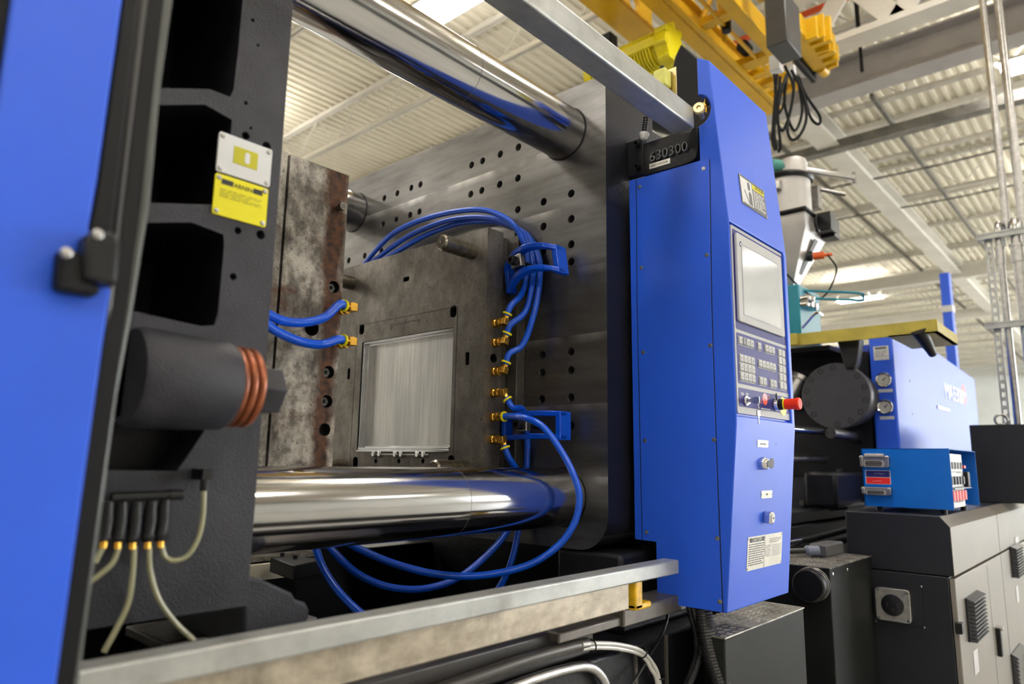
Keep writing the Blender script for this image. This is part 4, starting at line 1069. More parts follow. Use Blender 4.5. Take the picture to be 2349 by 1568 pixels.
# ================================================================== CONTROL CABINET
XC, XCR = 1.916, 2.366
cb = thing('control_cabinet', 'tall blue control cabinet with operator screen and keypad', 'control cabinet', ((XC + XCR) / 2, 1.03, 0.945))
prof = [(0.910, 2.612), (0.864, 2.06), (0.864, 1.47), (0.912, 0.945), (1.131, 0.945), (1.131, 1.121), (1.207, 1.121), (1.207, 2.288)]
notch = []
cy_, cz_ = onX(1615, 253, XC).y, onX(1612, 250, XC).z
cy_, cz_ = 0.952, onX(1605, 252, XC).z
for i in range(13):
    a = math.radians(-90 - 180 * i / 12); notch.append((cy_ + 0.042 * math.cos(a), cz_ + 0.052 * math.sin(a)))
prof2 = prof[:1][::-1]
outl = [(0.910, 2.612), (0.864, 2.06), (0.864, 1.47), (0.912, 0.945), (1.131, 0.945), (1.131, 1.121), (1.207, 1.121), (1.207, 2.288), (0.952, 2.288)] + notch + [(0.952, 2.638)]
bm = B(); prism(bm, [(XC, y, z) for y, z in outl], (XCR - XC, 0, 0))
body = obj('shell', bm, BLUE, cb)
# recess for the operator panel
F = FY(0.864)
a0 = F.px(1674, 506)[0]; b1 = F.px(1674, 506)[1]; a1, b0 = F.px(1818, 970)
a0 = max(a0, XC + 0.006)
c = B(); fbox(c, F, a0, a1 - 0.004, b0, b1, -0.014, 0.05); cut(body, c)
bev = body.modifiers.new('bevel', 'BEVEL'); bev.width = 0.003; bev.segments = 2; bev.limit_method = 'ANGLE'; bev.angle_limit = math.radians(50)
# side cover: flange line + sheet with screws
F = FX(XC)
pts = [F.px(x, y) for x, y in ((1444, 415), (1460, 411), (1627, 366), (1630, 700), (1645, 1040), (1656, 1404), (1508, 1381), (1505, 1241), (1473, 1237), (1458, 1235))]
bm = B(); fpoly(bm, F, [F.px(x, y) for x, y in ((1461, 411), (1627, 366), (1632, 700), (1643, 1040), (1657, 1403), (1509, 1381), (1506, 1242), (1475, 1238), (1463, 700))], 0.0, 0.0025)
cover = obj('side_cover', bm, BLUE, cb, bevel=0.0008)
bm = B(); fpoly(bm, F, [F.px(x, y) for x, y in ((1444, 415), (1459, 411), (1461, 700), (1473, 1238), (1458, 1235))], 0.0, 0.002)
obj('edge_flange', bm, BLUE, cb)
bm = B()
def seam(p, q, w=0.0016):
    a, b = F.px(*p), F.px(*q); d = V((b[0] - a[0], b[1] - a[1])).normalized(); n_ = V((-d.y, d.x)) * w
    fpoly(bm, F, [(a[0] - n_.x, a[1] - n_.y), (b[0] - n_.x, b[1] - n_.y), (b[0] + n_.x, b[1] + n_.y), (a[0] + n_.x, a[1] + n_.y)], 0.0004, 0.0012)
seam((1628, 365), (1633, 700)); seam((1633, 700), (1644, 1040)); seam((1644, 1040), (1659, 1404)); seam((1460, 411), (1462, 700)); seam((1462, 700), (1474, 1238))
obj('cover_seam', bm, simple('seam_shadow_gap', (0.004, 0.01, 0.06), 0.6, 0, None, 0), cb, smooth=False)
for x, y in ((1468, 429), (1615, 387), (1472, 614), (1622, 585), (1476, 808), (1630, 792), (1480, 1010), (1638, 1008), (1484, 1220), (1646, 1234), (1652, 1379)):
    a, b = F.px(x, y); bm = B(); lathe(bm, F.p(a, b, 0.002), F.n, [(0, 0.0068), (0.0015, 0.006), (0.0018, 0.003), (0.0006, 0.0025), (0.0006, 0)], 14); obj('cover_screw', bm, STEEL, cb)
# operator panel
pn = B(); F = FY(0.872)
pa0 = F.px(1675, 514)[0]; pb1 = F.px(1675, 514)[1]; pa1, pb0 = F.px(1813, 964)
pa0 = max(pa0, XC + 0.010)
fpoly(pn, F, rrect(pa1 - pa0, pb1 - pb0, 0.006, 3, (pa0 + pa1) / 2, (pb0 + pb1) / 2), -0.006, 0.001)
panel = obj('operator_panel', pn, PANELG, cb, label='grey and violet operator panel')
def R(tl, br): return rect_px(F, tl, br)
def z5(x, y): return (1660 + x / 5.226, 500 + y / 5.226)
def z6(x, y): return (1660 + x / 6.53, 740 + y / 6.53)
bm = B()
def rr(bm, a0, a1, b0, b1, r, c0, c1): fpoly(bm, F, rrect(a1 - a0, b1 - b0, r, 3, (a0 + a1) / 2, (b0 + b1) / 2), c0, c1)
m = 0.010
bar1 = F.px(*z5(155, 1345))[1]; bar1 = F.px(*z5(440, 1445))[1]
bar2 = F.px(*z6(580, 1012))[1]
rr(bm, pa0 + m, pa1 - m, bar1 + 0.005, pb1 - m, 0.006, 0.001, 0.0016)
rr(bm, pa0 + m, pa1 - m, bar2 + 0.006, bar1 - 0.005, 0.006, 0.001, 0.0016)
rr(bm, pa0 + m, pa1 - m, pb0 + 0.020, bar2 - 0.006, 0.006, 0.001, 0.0016)
obj('violet_overlay', bm, PANELB, panel, smooth=False)
bm = B(); a0, b1 = F.px(*z5(118, 175)); a1, b0 = F.px(*z5(705, 1435)); a0 = F.px(*z5(130, 600))[0]; a1 = F.px(*z5(690, 1200))[0]
rr(bm, a0, a1, b0, b1, 0.008, 0.0016, 0.010); obj('screen_bezel', bm, KEYG, panel, bevel=0.0015)
text('panel_brand', 'HAITIAN', 0.0155, F, a0 + 0.045, b1 - 0.040, NAVY, panel, 0.0003, 0.0103, 'LEFT', 0.95)
bm = B()
lathe(bm, F.p(a0 + 0.028, b1 - 0.032, 0.0100), F.n, [(0, 0.010), (0.0005, 0.010)], 6); obj('brand_emblem', bm, NAVY, panel)
bm = B(); lathe(bm, F.p(a0 + 0.028, b1 - 0.032, 0.0104), F.n, [(0, 0.005), (0.0005, 0.005)], 6); obj('brand_emblem', bm, KEYG, panel)
sa0 = F.px(*z5(190, 700))[0]; sa1 = F.px(*z5(620, 800))[0]; sb1 = F.px(*z5(180, 335))[1]; sb0 = F.px(*z5(650, 1315))[1]
sb1 = F.px(*z5(400, 455))[1]; sb0 = F.px(*z5(430, 1240))[1]
bm = B(); fbox(bm, F, sa0 - 0.004, sa1 + 0.004, sb0 - 0.004, sb1 + 0.004, 0.0095, 0.0108); obj('screen_frame', bm, simple('bezel_edge', (0.25, 0.25, 0.28), 0.4), panel, smooth=False)
bm = B(); fbox(bm, F, sa0, sa1, sb0, sb1, 0.010, 0.0112); obj('display', bm, SCREEN, panel, smooth=False, label='blank grey glass display')
groups = [((205, 190), (437, 395), 4, 1), ((490, 283), (550, 430), 1, 1), ((597, 318), (752, 492), 3, 1), ((218, 458), (462, 918), 4, 3),
          ((503, 540), (768, 740), 5, 1), ((517, 800), (630, 958), 2, 1), ((675, 840), (780, 993), 2, 1), ((797, 385), (928, 1022), 2, 5)]
kd = B(); ks = B()
for gi, (tl, br, nx, ny) in enumerate(groups):
    a0, b1 = F.px(*z6(*tl)); a1, b0 = F.px(*z6(*br))
    bm = B(); rr(bm, a0, a1, b0, b1, 0.003, 0.0016, 0.0024); kb = obj('key_field', bm, PANELG, panel, smooth=False)
    w_ = (a1 - a0) / nx; h_ = (b1 - b0) / ny
    for i in range(nx):
        for j in range(ny):
            bm = B(); k0, k1 = a0 + i * w_ + 0.0022, a0 + (i + 1) * w_ - 0.0022; y0, y1 = b0 + j * h_ + 0.004, b0 + (j + 1) * h_ - 0.002
            fbox(bm, F, k0, k1, y0, y1, 0.0024, 0.0055)
            obj('key', bm, INKGREY if (gi == 0 and i == 1) else KEYG, kb, bevel=0.0008, smooth=False)
            if not (gi == 0 and i == 1) and gi != 7:
                cx_, cy2 = (k0 + k1) / 2, (y0 + y1) / 2
                fpoly(kd, F, [[(cx_ - 0.003, cy2 - 0.002), (cx_ + 0.003, cy2 - 0.002), (cx_, cy2 + 0.004)], [(cx_ - 0.003, cy2 + 0.003), (cx_ - 0.003, cy2 - 0.003), (cx_ + 0.003, cy2)], [(cx_ - 0.003, cy2), (cx_, cy2 - 0.004), (cx_ + 0.003, cy2), (cx_, cy2 + 0.004)], [(cx_ + 0.003, cy2 + 0.003), (cx_ + 0.003, cy2 - 0.003), (cx_ - 0.003, cy2)]][(i * 3 + j * 5 + gi) % 4], 0.0055, 0.0059); fbox(kd, F, cx_ - 0.003, cx_ + 0.003, cy2 - 0.008, cy2 - 0.0065, 0.0055, 0.0059)
            fbox(ks, F, k0, k1, y0 - 0.0022, y0 - 0.0006, 0.0024, 0.0030)
obj('key_symbols', kd, INKGREY, panel, smooth=False); obj('key_gap', ks, INK, panel, smooth=False)
a, b = F.px(*z6(250, 1085)); text('switch_text', 'ON', 0.0135, F, a, b, WHITEINK, panel, 0.0002, 0.0019, 'LEFT', 0.9)
a, b = F.px(*z6(318, 1095)); text('switch_text', 'OFF', 0.0135, F, a, b, WHITEINK, panel, 0.0002, 0.0019, 'LEFT', 0.9)
a, b = F.px(*z6(612, 1145)); bm = B(); lathe(bm, F.p(a, b, 0.0016), F.n, [(0, 0.0185), (0.0005, 0.0185)], 32)
obj('planet_emblem', bm, CORAL, panel)
bm = B(); P_ = [F.p(a + 0.036 * math.cos(t) * math.cos(0.35) - 0.008 * math.sin(t) * math.sin(0.35), b + 0.036 * math.cos(t) * math.sin(0.35) + 0.008 * math.sin(t) * math.cos(0.35), 0.0022) for t in [2 * PI * i / 32 for i in range(33)]]
tube(bm, P_, 0.0009, 5, 0); obj('emblem_orbit', bm, CORAL, panel)
text('emblem_text', 'ABSOLUTE', 0.0075, F, a, b - 0.003, WHITEINK, panel, 0.0002, 0.0024, 'CENTER', 0.8)
a, b = F.px(*z6(540, 1300)); a_, b_ = F.px(*z6(705, 1310)); text('maker_text', 'HAITIAN PLASTICS MACHINERY', 0.0068, F, (a + a_) / 2, (b + b_) / 2, WHITEINK, panel, 0.0002, 0.0019, 'CENTER', 0.75)
# key switch with keys
a, b = F.px(*z6(320, 1168)); c0 = F.p(a, b, 0.0016)
bm = B(); lathe(bm, c0, F.n, [(0, 0.0155), (0.004, 0.0155), (0.006, 0.013), (0.006, 0.009), (0.012, 0.009), (0.012, 0)], 24); obj('key_switch', bm, CHROME, panel)
bm = B(); fbox(bm, F, a - 0.0015, a + 0.0015, b - 0.006, b + 0.006, 0.012, 0.026); fbox(bm, F, a - 0.002, a + 0.002, b - 0.010, b + 0.010, 0.024, 0.044); kk = obj('switch_key', bm, STEEL, panel, bevel=0.001)
ktg = thing('spare_key', 'spare key hanging from the ring at the panel key switch', 'key', F.p(a + 0.01, b - 0.055, 0.055))
bm = B(); torus(bm, F.p(a, b - 0.017, 0.040), (0.3, -0.9, 0), 0.012, 0.0011, 20, 6); obj('key_ring', bm, CHROME, ktg)
bm = B(); fbox(bm, F, a - 0.010, a + 0.012, b - 0.047, b - 0.029, 0.037, 0.040); fpoly(bm, F, [(a - 0.0035, b - 0.046), (a + 0.0055, b - 0.046), (a + 0.004, b - 0.070), (a - 0.001, b - 0.070)], 0.0375, 0.0395); obj('key_blade', bm, DKSTEEL, ktg, bevel=0.0008)
# emergency stop
eb = onY(*z6(768, 1225), 0.8715); et = onX(*z6(1150, 1240), eb.x); L = eb.y - et.y
ps = [(0, 0.0), (L * 0.16, 0.0), (L * 0.62, 0), (L, 0)]
bm = B(); lathe(bm, eb, (0, -1, 0), [(0, 0.0205), (0.003, 0.0205)], 28); obj('stop_gasket', bm, BLACK, panel)
bm = B(); lathe(bm, eb + V((0, -0.003, 0)), (0, -1, 0), [(0, 0.019), (L * 0.14, 0.017)], 28); obj('stop_collar', bm, CHROME, panel)
bm = B(); lathe(bm, eb + V((0, -0.003 - L * 0.14, 0)), (0, -1, 0), [(0, 0.018), (L * 0.10, 0.018), (L * 0.12, 0.0155), (L * 0.2, 0.0155)], 28); obj('stop_neck', bm, BLACK, panel)
bm = B(); lathe(bm, eb + V((0, -L * 0.37, 0)), (0, -1, 0), [(0, 0.0175), (L * 0.05, 0.0175)], 28)
q_ = F.px(*z6(900, 1250)); obj('stop_ring', bm, YRING, panel)
bm = B(); lathe(bm, eb + V((0, -L * 0.43, 0)), (0, -1, 0), [(0, 0.0165), (L * 0.40, 0.0175), (L * 0.44, 0.0195), (L * 0.53, 0.0195), (L * 0.57, 0.017), (L * 0.575, 0)], 32); obj('emergency_stop', bm, RED, panel, label='red mushroom emergency stop button')
bm = B(); torus(bm, eb + V((0.0, -0.006, 0.024)), (0.2, -0.6, 0), 0.011, 0.0018, 20, 6); obj('tag_loop', bm, BLACK, panel)
bm = B(); lathe(bm, F.p(*F.px(*z6(880, 1250)), 0.0016), F.n, [(0, 0.030), (0.0006, 0.030)], 32); obj('stop_background', bm, YEL, panel, label='yellow disc behind the stop button')
# lower slanted face hardware
lo0, lo1 = V((0, 0.912, 0.945)), V((0, 0.864, 1.47)); FS = Fr(lo0, (1, 0, 0), lo1 - lo0)
up0, up1 = V((0, 0.864, 2.06)), V((0, 0.910, 2.612)); FU = Fr(up0, (1, 0, 0), up1 - up0)
def plate(F, tl, br, name, mat, r=0.003, th=0.0015, lab=None):
    a0, b1 = F.px(*tl); a1, b0 = F.px(*br)
    bm = B(); fpoly(bm, F, rrect(a1 - a0, b1 - b0, r, 3, (a0 + a1) / 2, (b0 + b1) / 2), 0, th)
    return obj(name, bm, mat, cb, label=lab), a0, a1, b0, b1
for tl, br, s in (((1737, 1008), (1761, 1026), 'SAFETY DOOR OPEN'), ((1746, 1125), (1770, 1141), 'START')):
    p_, a0, a1, b0, b1 = plate(FS, tl, br, 'name_strip', PALE)
    text('strip_text', s, 0.009 if len(s) < 8 else 0.0065, FS, (a0 + a1) / 2, (b0 + b1) / 2 - 0.003, INKGREY, p_, 0.0002, 0.0017, 'CENTER', 0.7)
    for x in (a0 + 0.004, a1 - 0.004):
        bm = B(); lathe(bm, FS.p(x, (b0 + b1) / 2, 0.0015), FS.n, [(0, 0.003), (0.001, 0.002)], 8); obj('rivet', bm, STEEL, p_)
a, b = FS.px(1748, 1062); bm = B(); lathe(bm, FS.p(a, b, 0), FS.n, [(0, 0.019), (0.010, 0.019), (0.018, 0.015), (0.020, 0.013), (0.020, 0.009), (0.014, 0.009), (0.014, 0)], 32); bt_ = obj('push_button', bm, CHROME, cb, label='chrome ringed black push button')
bm = B(); lathe(bm, FS.p(a, b, 0.013), FS.n, [(0, 0.0115), (0.008, 0.0115)], 24); obj('button_cap', bm, BLACK, bt_)
a, b = FS.px(1770, 1062); bm = B(); lathe(bm, FS.p(a, b, 0), FS.n, [(0, 0.0165), (0.001, 0.0165)], 32); obj('hole_plug', bm, BLACK, cb)
a, b = FS.px(1780, 1019); bm = B(); lathe(bm, FS.p(a, b, 0), FS.n, [(0, 0.0025), (0.0003, 0.0025)], 10); obj('small_hole', bm, INK, cb)
a, b = FS.px(1756, 1185); bm = B(); fpoly(bm, FS, rrect(0.036, 0.036, 0.012, 5, a, b), 0, 0.022); sb_ = obj('push_button', bm, CHROME, cb, bevel=0.003, label='square chrome button with white cap')
bm = B(); fpoly(bm, FS, rrect(0.020, 0.028, 0.009, 5, a, b), 0.022, 0.025); obj('button_cap', bm, WHITE, sb_)
text('button_text', 'START', 0.006, FS, a, b - 0.002, INK, sb_, 0.0002, 0.0253, 'CENTER', 0.7)
# caution plates at the bottom
p_, a0, a1, b0, b1 = plate(FS, (1715, 1232), (1752, 1300), 'caution_plate', PALE, lab='caution plate, left of the pair')
c2a, c2b = FS.px(1753, 1227)[0], FS.px(1791, 1287)[0]
dh = b1 - b0
bm = B(); fbox(bm, FS, a0 + 0.012, a1 - 0.010, b1 - dh * 0.17, b1 - dh * 0.04, 0.0015, 0.0019); obj('header_block', bm, INK, p_, smooth=False)
text('caution_text', 'CAUTION', 0.017, FS, (a0 + a1) / 2 + 0.001, b1 - dh * 0.15, PALE, p_, 0.0002, 0.0021, 'CENTER', 0.9)
bm = B(); bars(bm, FS, a0 + 0.008, a1 - 0.008, b0 + 0.012, b1 - dh * 0.20, 10, 0.0019, 0.45, 5, 7); obj('text_line', bm, INKGREY, p_, smooth=False)
bm = B(); fpoly(bm, FS, rrect(c2b - c2a, dh, 0.003, 3, (c2a + c2b) / 2, (b0 + b1) / 2), 0, 0.0015); p2_ = obj('rating_plate', bm, PALE, cb, label='rating plate, right of the pair')
bm = B(); bars(bm, FS, c2a + 0.010, c2a + 0.05, b0 + 0.03, b1 - dh * 0.32, 8, 0.0019, 0.35, 8, 3); bars(bm, FS, c2a + 0.04, c2b - 0.008, b1 - dh * 0.28, b1 - 0.012, 3, 0.0019, 0.35, 9, 6)
for i in range(8):
    y = b0 + 0.03 + i * (dh * 0.68 - 0.03) / 8; fbox(bm, FS, c2a + 0.062, c2b - 0.01, y, y + 0.001, 0.0015, 0.0019)
obj('text_line', bm, INKGREY, p2_, smooth=False)
for (pp_, u0, u1) in ((p_, a0, a1), (p2_, c2a, c2b)):
    for x in (u0 + 0.005, u1 - 0.005):
        for z in (b0 + 0.006, b1 - 0.006):
            bm = B(); lathe(bm, FS.p(x, z, 0.0015), FS.n, [(0, 0.004), (0.0015, 0.003)], 10); obj('rivet', bm, STEEL, pp_)
# upper caution plate
a0, b1 = FU.px(1693, 396); a1, b0 = FU.px(1760, 503)
bm = B(); fpoly(bm, FU, rrect(a1 - a0, b1 - b0, 0.003, 3, (a0 + a1) / 2, (b0 + b1) / 2), 0, 0.0015); up = obj('caution_plate', bm, INKGREY, cb, label='black, white and yellow caution plate')
am = a0 + (a1 - a0) * 0.47
bm = B(); fbox(bm, FU, a0 + 0.006, am, b0 + 0.008, b1 - 0.008, 0.0015, 0.0019); obj('pictogram_field', bm, WHITE, up, smooth=False)
dh = b1 - b0; dw = a1 - a0
bm = B()
fpoly(bm, FU, rrect(dw * 0.09, dh * 0.28, dw * 0.04, 4, a0 + dw * 0.34, b1 - dh * 0.26), 0.0019, 0.0023)
fpoly(bm, FU, [(a0 + dw * 0.30, b0 + dh * 0.12), (a0 + dw * 0.42, b0 + dh * 0.10), (a0 + dw * 0.42, b0 + dh * 0.50), (a0 + dw * 0.36, b0 + dh * 0.58), (a0 + dw * 0.31, b0 + dh * 0.50)], 0.0019, 0.0023)
fpoly(bm, FU, [(a0 + dw * 0.14, b0 + dh * 0.52), (a0 + dw * 0.17, b0 + dh * 0.52), (a0 + dw * 0.30, b0 + dh * 0.18), (a0 + dw * 0.30, b0 + dh * 0.12)], 0.0019, 0.0023)
obj('pictogram', bm, INKGREY, up, smooth=False)
bm = B(); fbox(bm, FU, am + 0.006, a1 - 0.005, b1 - dh * 0.24, b1 - 0.008, 0.0015, 0.0019); obj('header_block', bm, YEL, up, smooth=False)
text('caution_text', 'CAUTION', 0.019, FU, (am + a1) / 2 + 0.003, b1 - dh * 0.19, INK, up, 0.0002, 0.0021, 'CENTER', 0.9)
bm = B(); bars(bm, FU, am + 0.008, a1 - 0.008, b0 + 0.012, b1 - dh * 0.27, 11, 0.0019, 0.4, 12, 5); obj('text_line', bm, WHITEINK, up, smooth=False)
for x in (a0 + 0.004, a1 - 0.004):
    for z in (b0 + 0.004, b1 - 0.004):
        bm = B(); lathe(bm, FU.p(x, z, 0.0015), FU.n, [(0, 0.004), (0.0015, 0.003)], 10); obj('rivet', bm, STEEL, up)

# ================================================================== SAFETY DOOR at the left
YD = 0.90
dr = thing('safety_door', 'blue sliding safety door leaf with black edge at the far left', 'door', (0.15, YD, 0.9))
def dpoly(pts, th, y=YD): return [onY(x, y_, y) for x, y_ in pts]
bm = B(); prism(bm, dpoly([(28, 0), (60, -300), (320, -300), (281, 0), (224, 408), (204, 520), (212, 620), (255, 663), (235, 800), (130, 1568), (100, 1800), (-400, 1800), (-300, 800), (-70, 700)], 0), (0, 0.05, 0))
obj('door_leaf', bm, BLUE, dr, bevel=0.003)
bm = B(); prism(bm, dpoly([(281, -5), (320, -300), (360, -300), (322, 0), (262, 520), (255, 663), (204, 600), (204, 520), (224, 408)], 0, YD + 0.006), (0, 0.04, 0))
obj('door_edge', bm, RUBBER, dr, bevel=0.004, label='black rubber edge strip')
bm = B(); prism(bm, dpoly([(316, 0), (350, -300), (375, -300), (342, 0), (282, 500), (262, 700), (245, 760), (240, 700), (262, 500)], 0, YD + 0.02), (0, 0.03, 0)); obj('edge_channel', bm, simple('dark_satin_metal', (0.06, 0.058, 0.06), 0.35, 0.4), dr, bevel=0.006, seg=3)
bm = B(); prism(bm, dpoly([(340, 0), (370, -300), (400, -300), (376, 0), (290, 714), (170, 1568), (140, 1800), (100, 1800), (128, 1568), (236, 795), (262, 660)], 0, YD + 0.028), (0, 0.02, 0)); obj('door_edge', bm, RUBBER, dr)
bm = B(); prism(bm, dpoly([(368, 0), (395, -300), (424, -300), (398, 0), (370, 204), (347, 459), (306, 714), (271, 907), (183, 1568), (150, 1800), (130, 1800), (163, 1568), (252, 907), (286, 714), (322, 459), (345, 204)], 0, YD + 0.03), (0, 0.03, 0))
obj('edge_channel', bm, simple('satin_metal_edge', (0.09, 0.095, 0.09), 0.35, 0.4), dr, bevel=0.008, seg=3)
ltc = thing('door_latch', 'blurry black latch block on the edge of the blue door', 'latch', onY(225, 640, YD - 0.02))
bm = B(); prism(bm, dpoly([(208, 528), (268, 530), (280, 560), (272, 655), (195, 640), (196, 545)], 0, YD - 0.035), (0, 0.034, 0)); obj('latch_body', bm, BLACK, ltc, bevel=0.006, seg=3)
bm = B(); prism(bm, dpoly([(137, 572), (160, 562), (200, 590), (200, 640), (238, 660), (222, 680), (130, 662)], 0, YD - 0.025), (0, 0.025, 0)); obj('latch_shadow', bm, RUBBER, ltc, bevel=0.006, seg=3)  # dark shape standing for the latch's shadow on the door
for x, y in ((222, 538), (150, 580)):
    p = onY(x, y, YD - 0.035); bm = B(); lathe(bm, p, (0, -1, 0), [(0, 0.006), (0.004, 0.006), (0.005, 0.004)], 12); obj('screw_head', bm, STEEL, ltc)
bm = B(); prism(bm, dpoly([(-200, -300), (58, -300), (26, 0), (-2, 330), (-100, 700), (-260, 700)], 0, YD + 0.01), (0, 0.03, 0)); obj('window_frame', bm, RUBBER, dr)

# ================================================================== RIGHT SIDE: boxes, injection unit, electrical cabinet
BOXPAINT = simple('step_box_paint', (0.012, 0.013, 0.013), 0.5, 0, (300, 0.3, 0.0006), 0.25, 4, spec=0.15)
def treadbox(name, x0, x1, y0, y1, z, lab, z0=0.0, nip=0.0):
    t = thing(name, lab, 'box', ((x0 + x1) / 2, (y0 + y1) / 2, z0))
    bm = B(); prism(bm, [(x0, y0, z0), (x1, y0, z0), (x1, y1, z0), (x0 + nip, y1, z0), (x0, y1 - nip, z0)] if nip else [(x0, y0, z0), (x1, y0, z0), (x1, y1, z0), (x0, y1, z0)], (0, 0, z - 0.004 - z0)); obj('body', bm, BOXPAINT, t, bevel=0.004)
    bm = B(); q4 = [(x0 - 0.002, y0 - 0.002), (x1 + 0.002, y0 - 0.002), (x1 + 0.002, y1)] + ([(x0 + nip, y1), (x0 - 0.002, y1 - nip)] if nip else [(x0 - 0.002, y1)]); prism(bm, [(x_, y_, z - 0.004) for x_, y_ in q4], (0, 0, 0.004)); pl_ = obj('tread_plate', bm, TREAD, t, smooth=False)
    bm = B(); k = 0; x = x0 + 0.015
    while x < x1 - 0.02:
        y = y0 + 0.012 + (k % 2) * 0.013
        while y < min(y1, y0 + 0.45):
            s = 1 if (k % 2) else -1
            if nip and y - y1 + nip > x - x0 - 0.02: break
            F_ = Fr((x, y, z), (1, 0.5 * s, 0), (-0.5 * s, 1, 0)); fbox(bm, F_, -0.010, 0.010, -0.0022, 0.0022, 0, 0.0018); y += 0.026
        x += 0.02; k += 1
    obj('raised_lug', bm, STEEL, pl_, smooth=False, kind='stuff')
    return t
YT = 0.93
q = onY(1673, 1458, YT); q2 = onY(1843, 1390, YT)
t1 = treadbox('tread_box', q.x - 0.03, q2.x, YT, 1.09, q.z, 'dark step box with worn tread plate right under the blue cabinet', nip=0.12)
YT2 = 0.97
q = onY(1903, 1302, YT2)
q3 = onX(1815, 1283, q.x)
t2 = treadbox('tread_box', q.x, 3.49, YT2, 1.44, q.z, 'dark step box with a round cap, behind the blue cabinet')
ctr = onX(1868, 1338, q.x)
bm = B(); lathe(bm, ctr, (-1, 0, 0), [(0, 0.062), (0.07, 0.062), (0.075, 0.056), (0.0755, 0)], 36); cp = obj('round_cap', bm, BLACK, t2, label='round black cap on the end')
bm = B()
for k in range(2): torus(bm, ctr + V((-0.015 - 0.02 * k, 0, 0)), (1, 0, 0), 0.0625, 0.0025, 36, 6)
obj('cap_ring', bm, DKSTEEL, cp)
for x, y in ((1911, 1316), (1944, 1306)):
    p = onY(x, y, YT2); bm = B(); lathe(bm, p, (0, -1, 0), [(0, 0.006), (0.003, 0.005), (0.004, 0)], 12); obj('dome_screw', bm, CHROME, t2)
# connector block and cable on the tread plate
t = thing('cable_connector', 'grey plug connector lying on the rear tread plate', 'connector', onZ(1880, 1272, q.z))
pc = onZ(1872, 1277, q.z)
bm = B(); box(bm, pc.x, pc.x + 0.22, pc.y - 0.05, pc.y + 0.03, q.z + 0.003, q.z + 0.055); obj('plug_body', bm, simple('grey_plug', (0.10, 0.10, 0.105), 0.4), t, bevel=0.008)
bm = B(); lathe(bm, (pc.x, pc.y - 0.01, q.z + 0.028), (-0.7, 0.7, 0), [(0, 0.022), (0.05, 0.022), (0.06, 0.014)], 12); obj('gland_nut', bm, simple('blue_grey_nut', (0.16, 0.18, 0.25), 0.35), t)
bm = B(); tube(bm, [(pc.x - 0.03, pc.y + 0.02, q.z + 0.028), (pc.x - 0.15, pc.y + 0.14, q.z + 0.02), (pc.x - 0.4, pc.y + 0.25, q.z + 0.015)], 0.012, 10, 5); obj('cord', bm, BLACK, t)
for i, (pts, lab, mat) in enumerate(((((1800, 1245), (1860, 1235), (1945, 1213)), 'upper black cable behind the rear tread plate', RUBBER), (((1800, 1265), (1870, 1255), (1945, 1236)), 'lower black cable behind the rear tread plate', RUBBER))):
    bm = B(); tube(bm, [dep(x, y, 3.45 + 0.1 * k) for k, (x, y) in enumerate(pts)], 0.016, 10, 5); tag(obj('power_cable', bm, mat), lab, 'cable')

# injection unit base and rods
XI = 4.2
it = thing('carriage_track', 'black carriage base and rods of the injection unit', 'machine frame', (4.6, 1.8, 0.5))
bm = B(); box(bm, 3.52, 6.5, 1.45, 2.5, 0.0, 1.03); obj('base_frame', bm, DARKCAB, it, bevel=0.006)
bm = B(); box(bm, 2.62, 6.5, 1.47, 2.5, 1.04, 1.10); obj('slide_bed', bm, DARKCAB, it, bevel=0.004)
bm = B(); cyl(bm, (2.6, 1.35, 0.98), (3.9, 1.35, 0.98), 0.02, 12); obj('guide_rod', bm, CHROME, it)
cr = thing('injection_carriage', 'black cast carriage behind the round flange', 'machine casting', (4.6, 1.5, 1.10))
FI = FX(4.45)
def fp(F, pts): return [F.px(x, y) for x, y in pts]
bm = B(); fpoly(bm, FI, fp(FI, [(1800, 1165), (1800, 1095), (1845, 1098), (1895, 1100), (1935, 1108), (1945, 1168), (1905, 1172), (1880, 1158), (1845, 1160), (1830, 1170)]), -0.4, 0)
cc_ = obj('carriage_bracket', bm, CASTGREY, cr)
c = B(); fpoly(c, FI, fp(FI, [(1866, 1110), (1900, 1110), (1902, 1135), (1868, 1134)]), -0.2, 0.02); cut(cc_, c, HOLE)
bm = B(); F2 = FX(4.75); fpoly(bm, F2, fp(F2, [(1790, 812), (1990, 806), (2010, 1150), (1790, 1150)]), -0.6, 0); obj('carriage_body', bm, CAST, cr)
bm = B(); box(bm, 4.2, 4.8, 1.32, 1.50, 1.12, 1.32); obj('carriage_bracket', bm, CAST, cr, bevel=0.02)
for k, (p, q_, r, m_) in enumerate((((1810, 983), (1905, 992), 0.022, CHROME), ((1905, 993), (1960, 1000), 0.030, DKSTEEL), ((1790, 1052), (1890, 1052), 0.028, DKSTEEL))):
    a = dep(*p, 4.0); b = dep(*q_, 4.35); bm = B(); cyl(bm, a, b, r, 16); obj('hydraulic_rod', bm, m_, cr)
bm = B(); a = dep(1955, 1000, 4.35); lathe(bm, a, (1, 0, 0), [(0, 0.045), (0.1, 0.045), (0.1, 0.03), (0.2, 0.03)], 16); obj('rod_clevis', bm, CAST, cr)
for x, y in ((1846, 1152), (1877, 1160), (1930, 1080), (1945, 1095)):
    a = dep(x, y, 4.3); bm = B(); cyl(bm, a, a + V((-0.05, 0, 0)), 0.016, 8); obj('pipe_fitting', bm, DKSTEEL, cr)
fl = thing('cylinder_flange', 'round dark cover ringed with bolts beside the gauge panel', 'flange', onX(1915, 985, 4.5))
ctr = onX(1916, 907, 4.5); rr_ = (onX(1916, 833, 4.5) - onX(1916, 984, 4.5)).length / 2
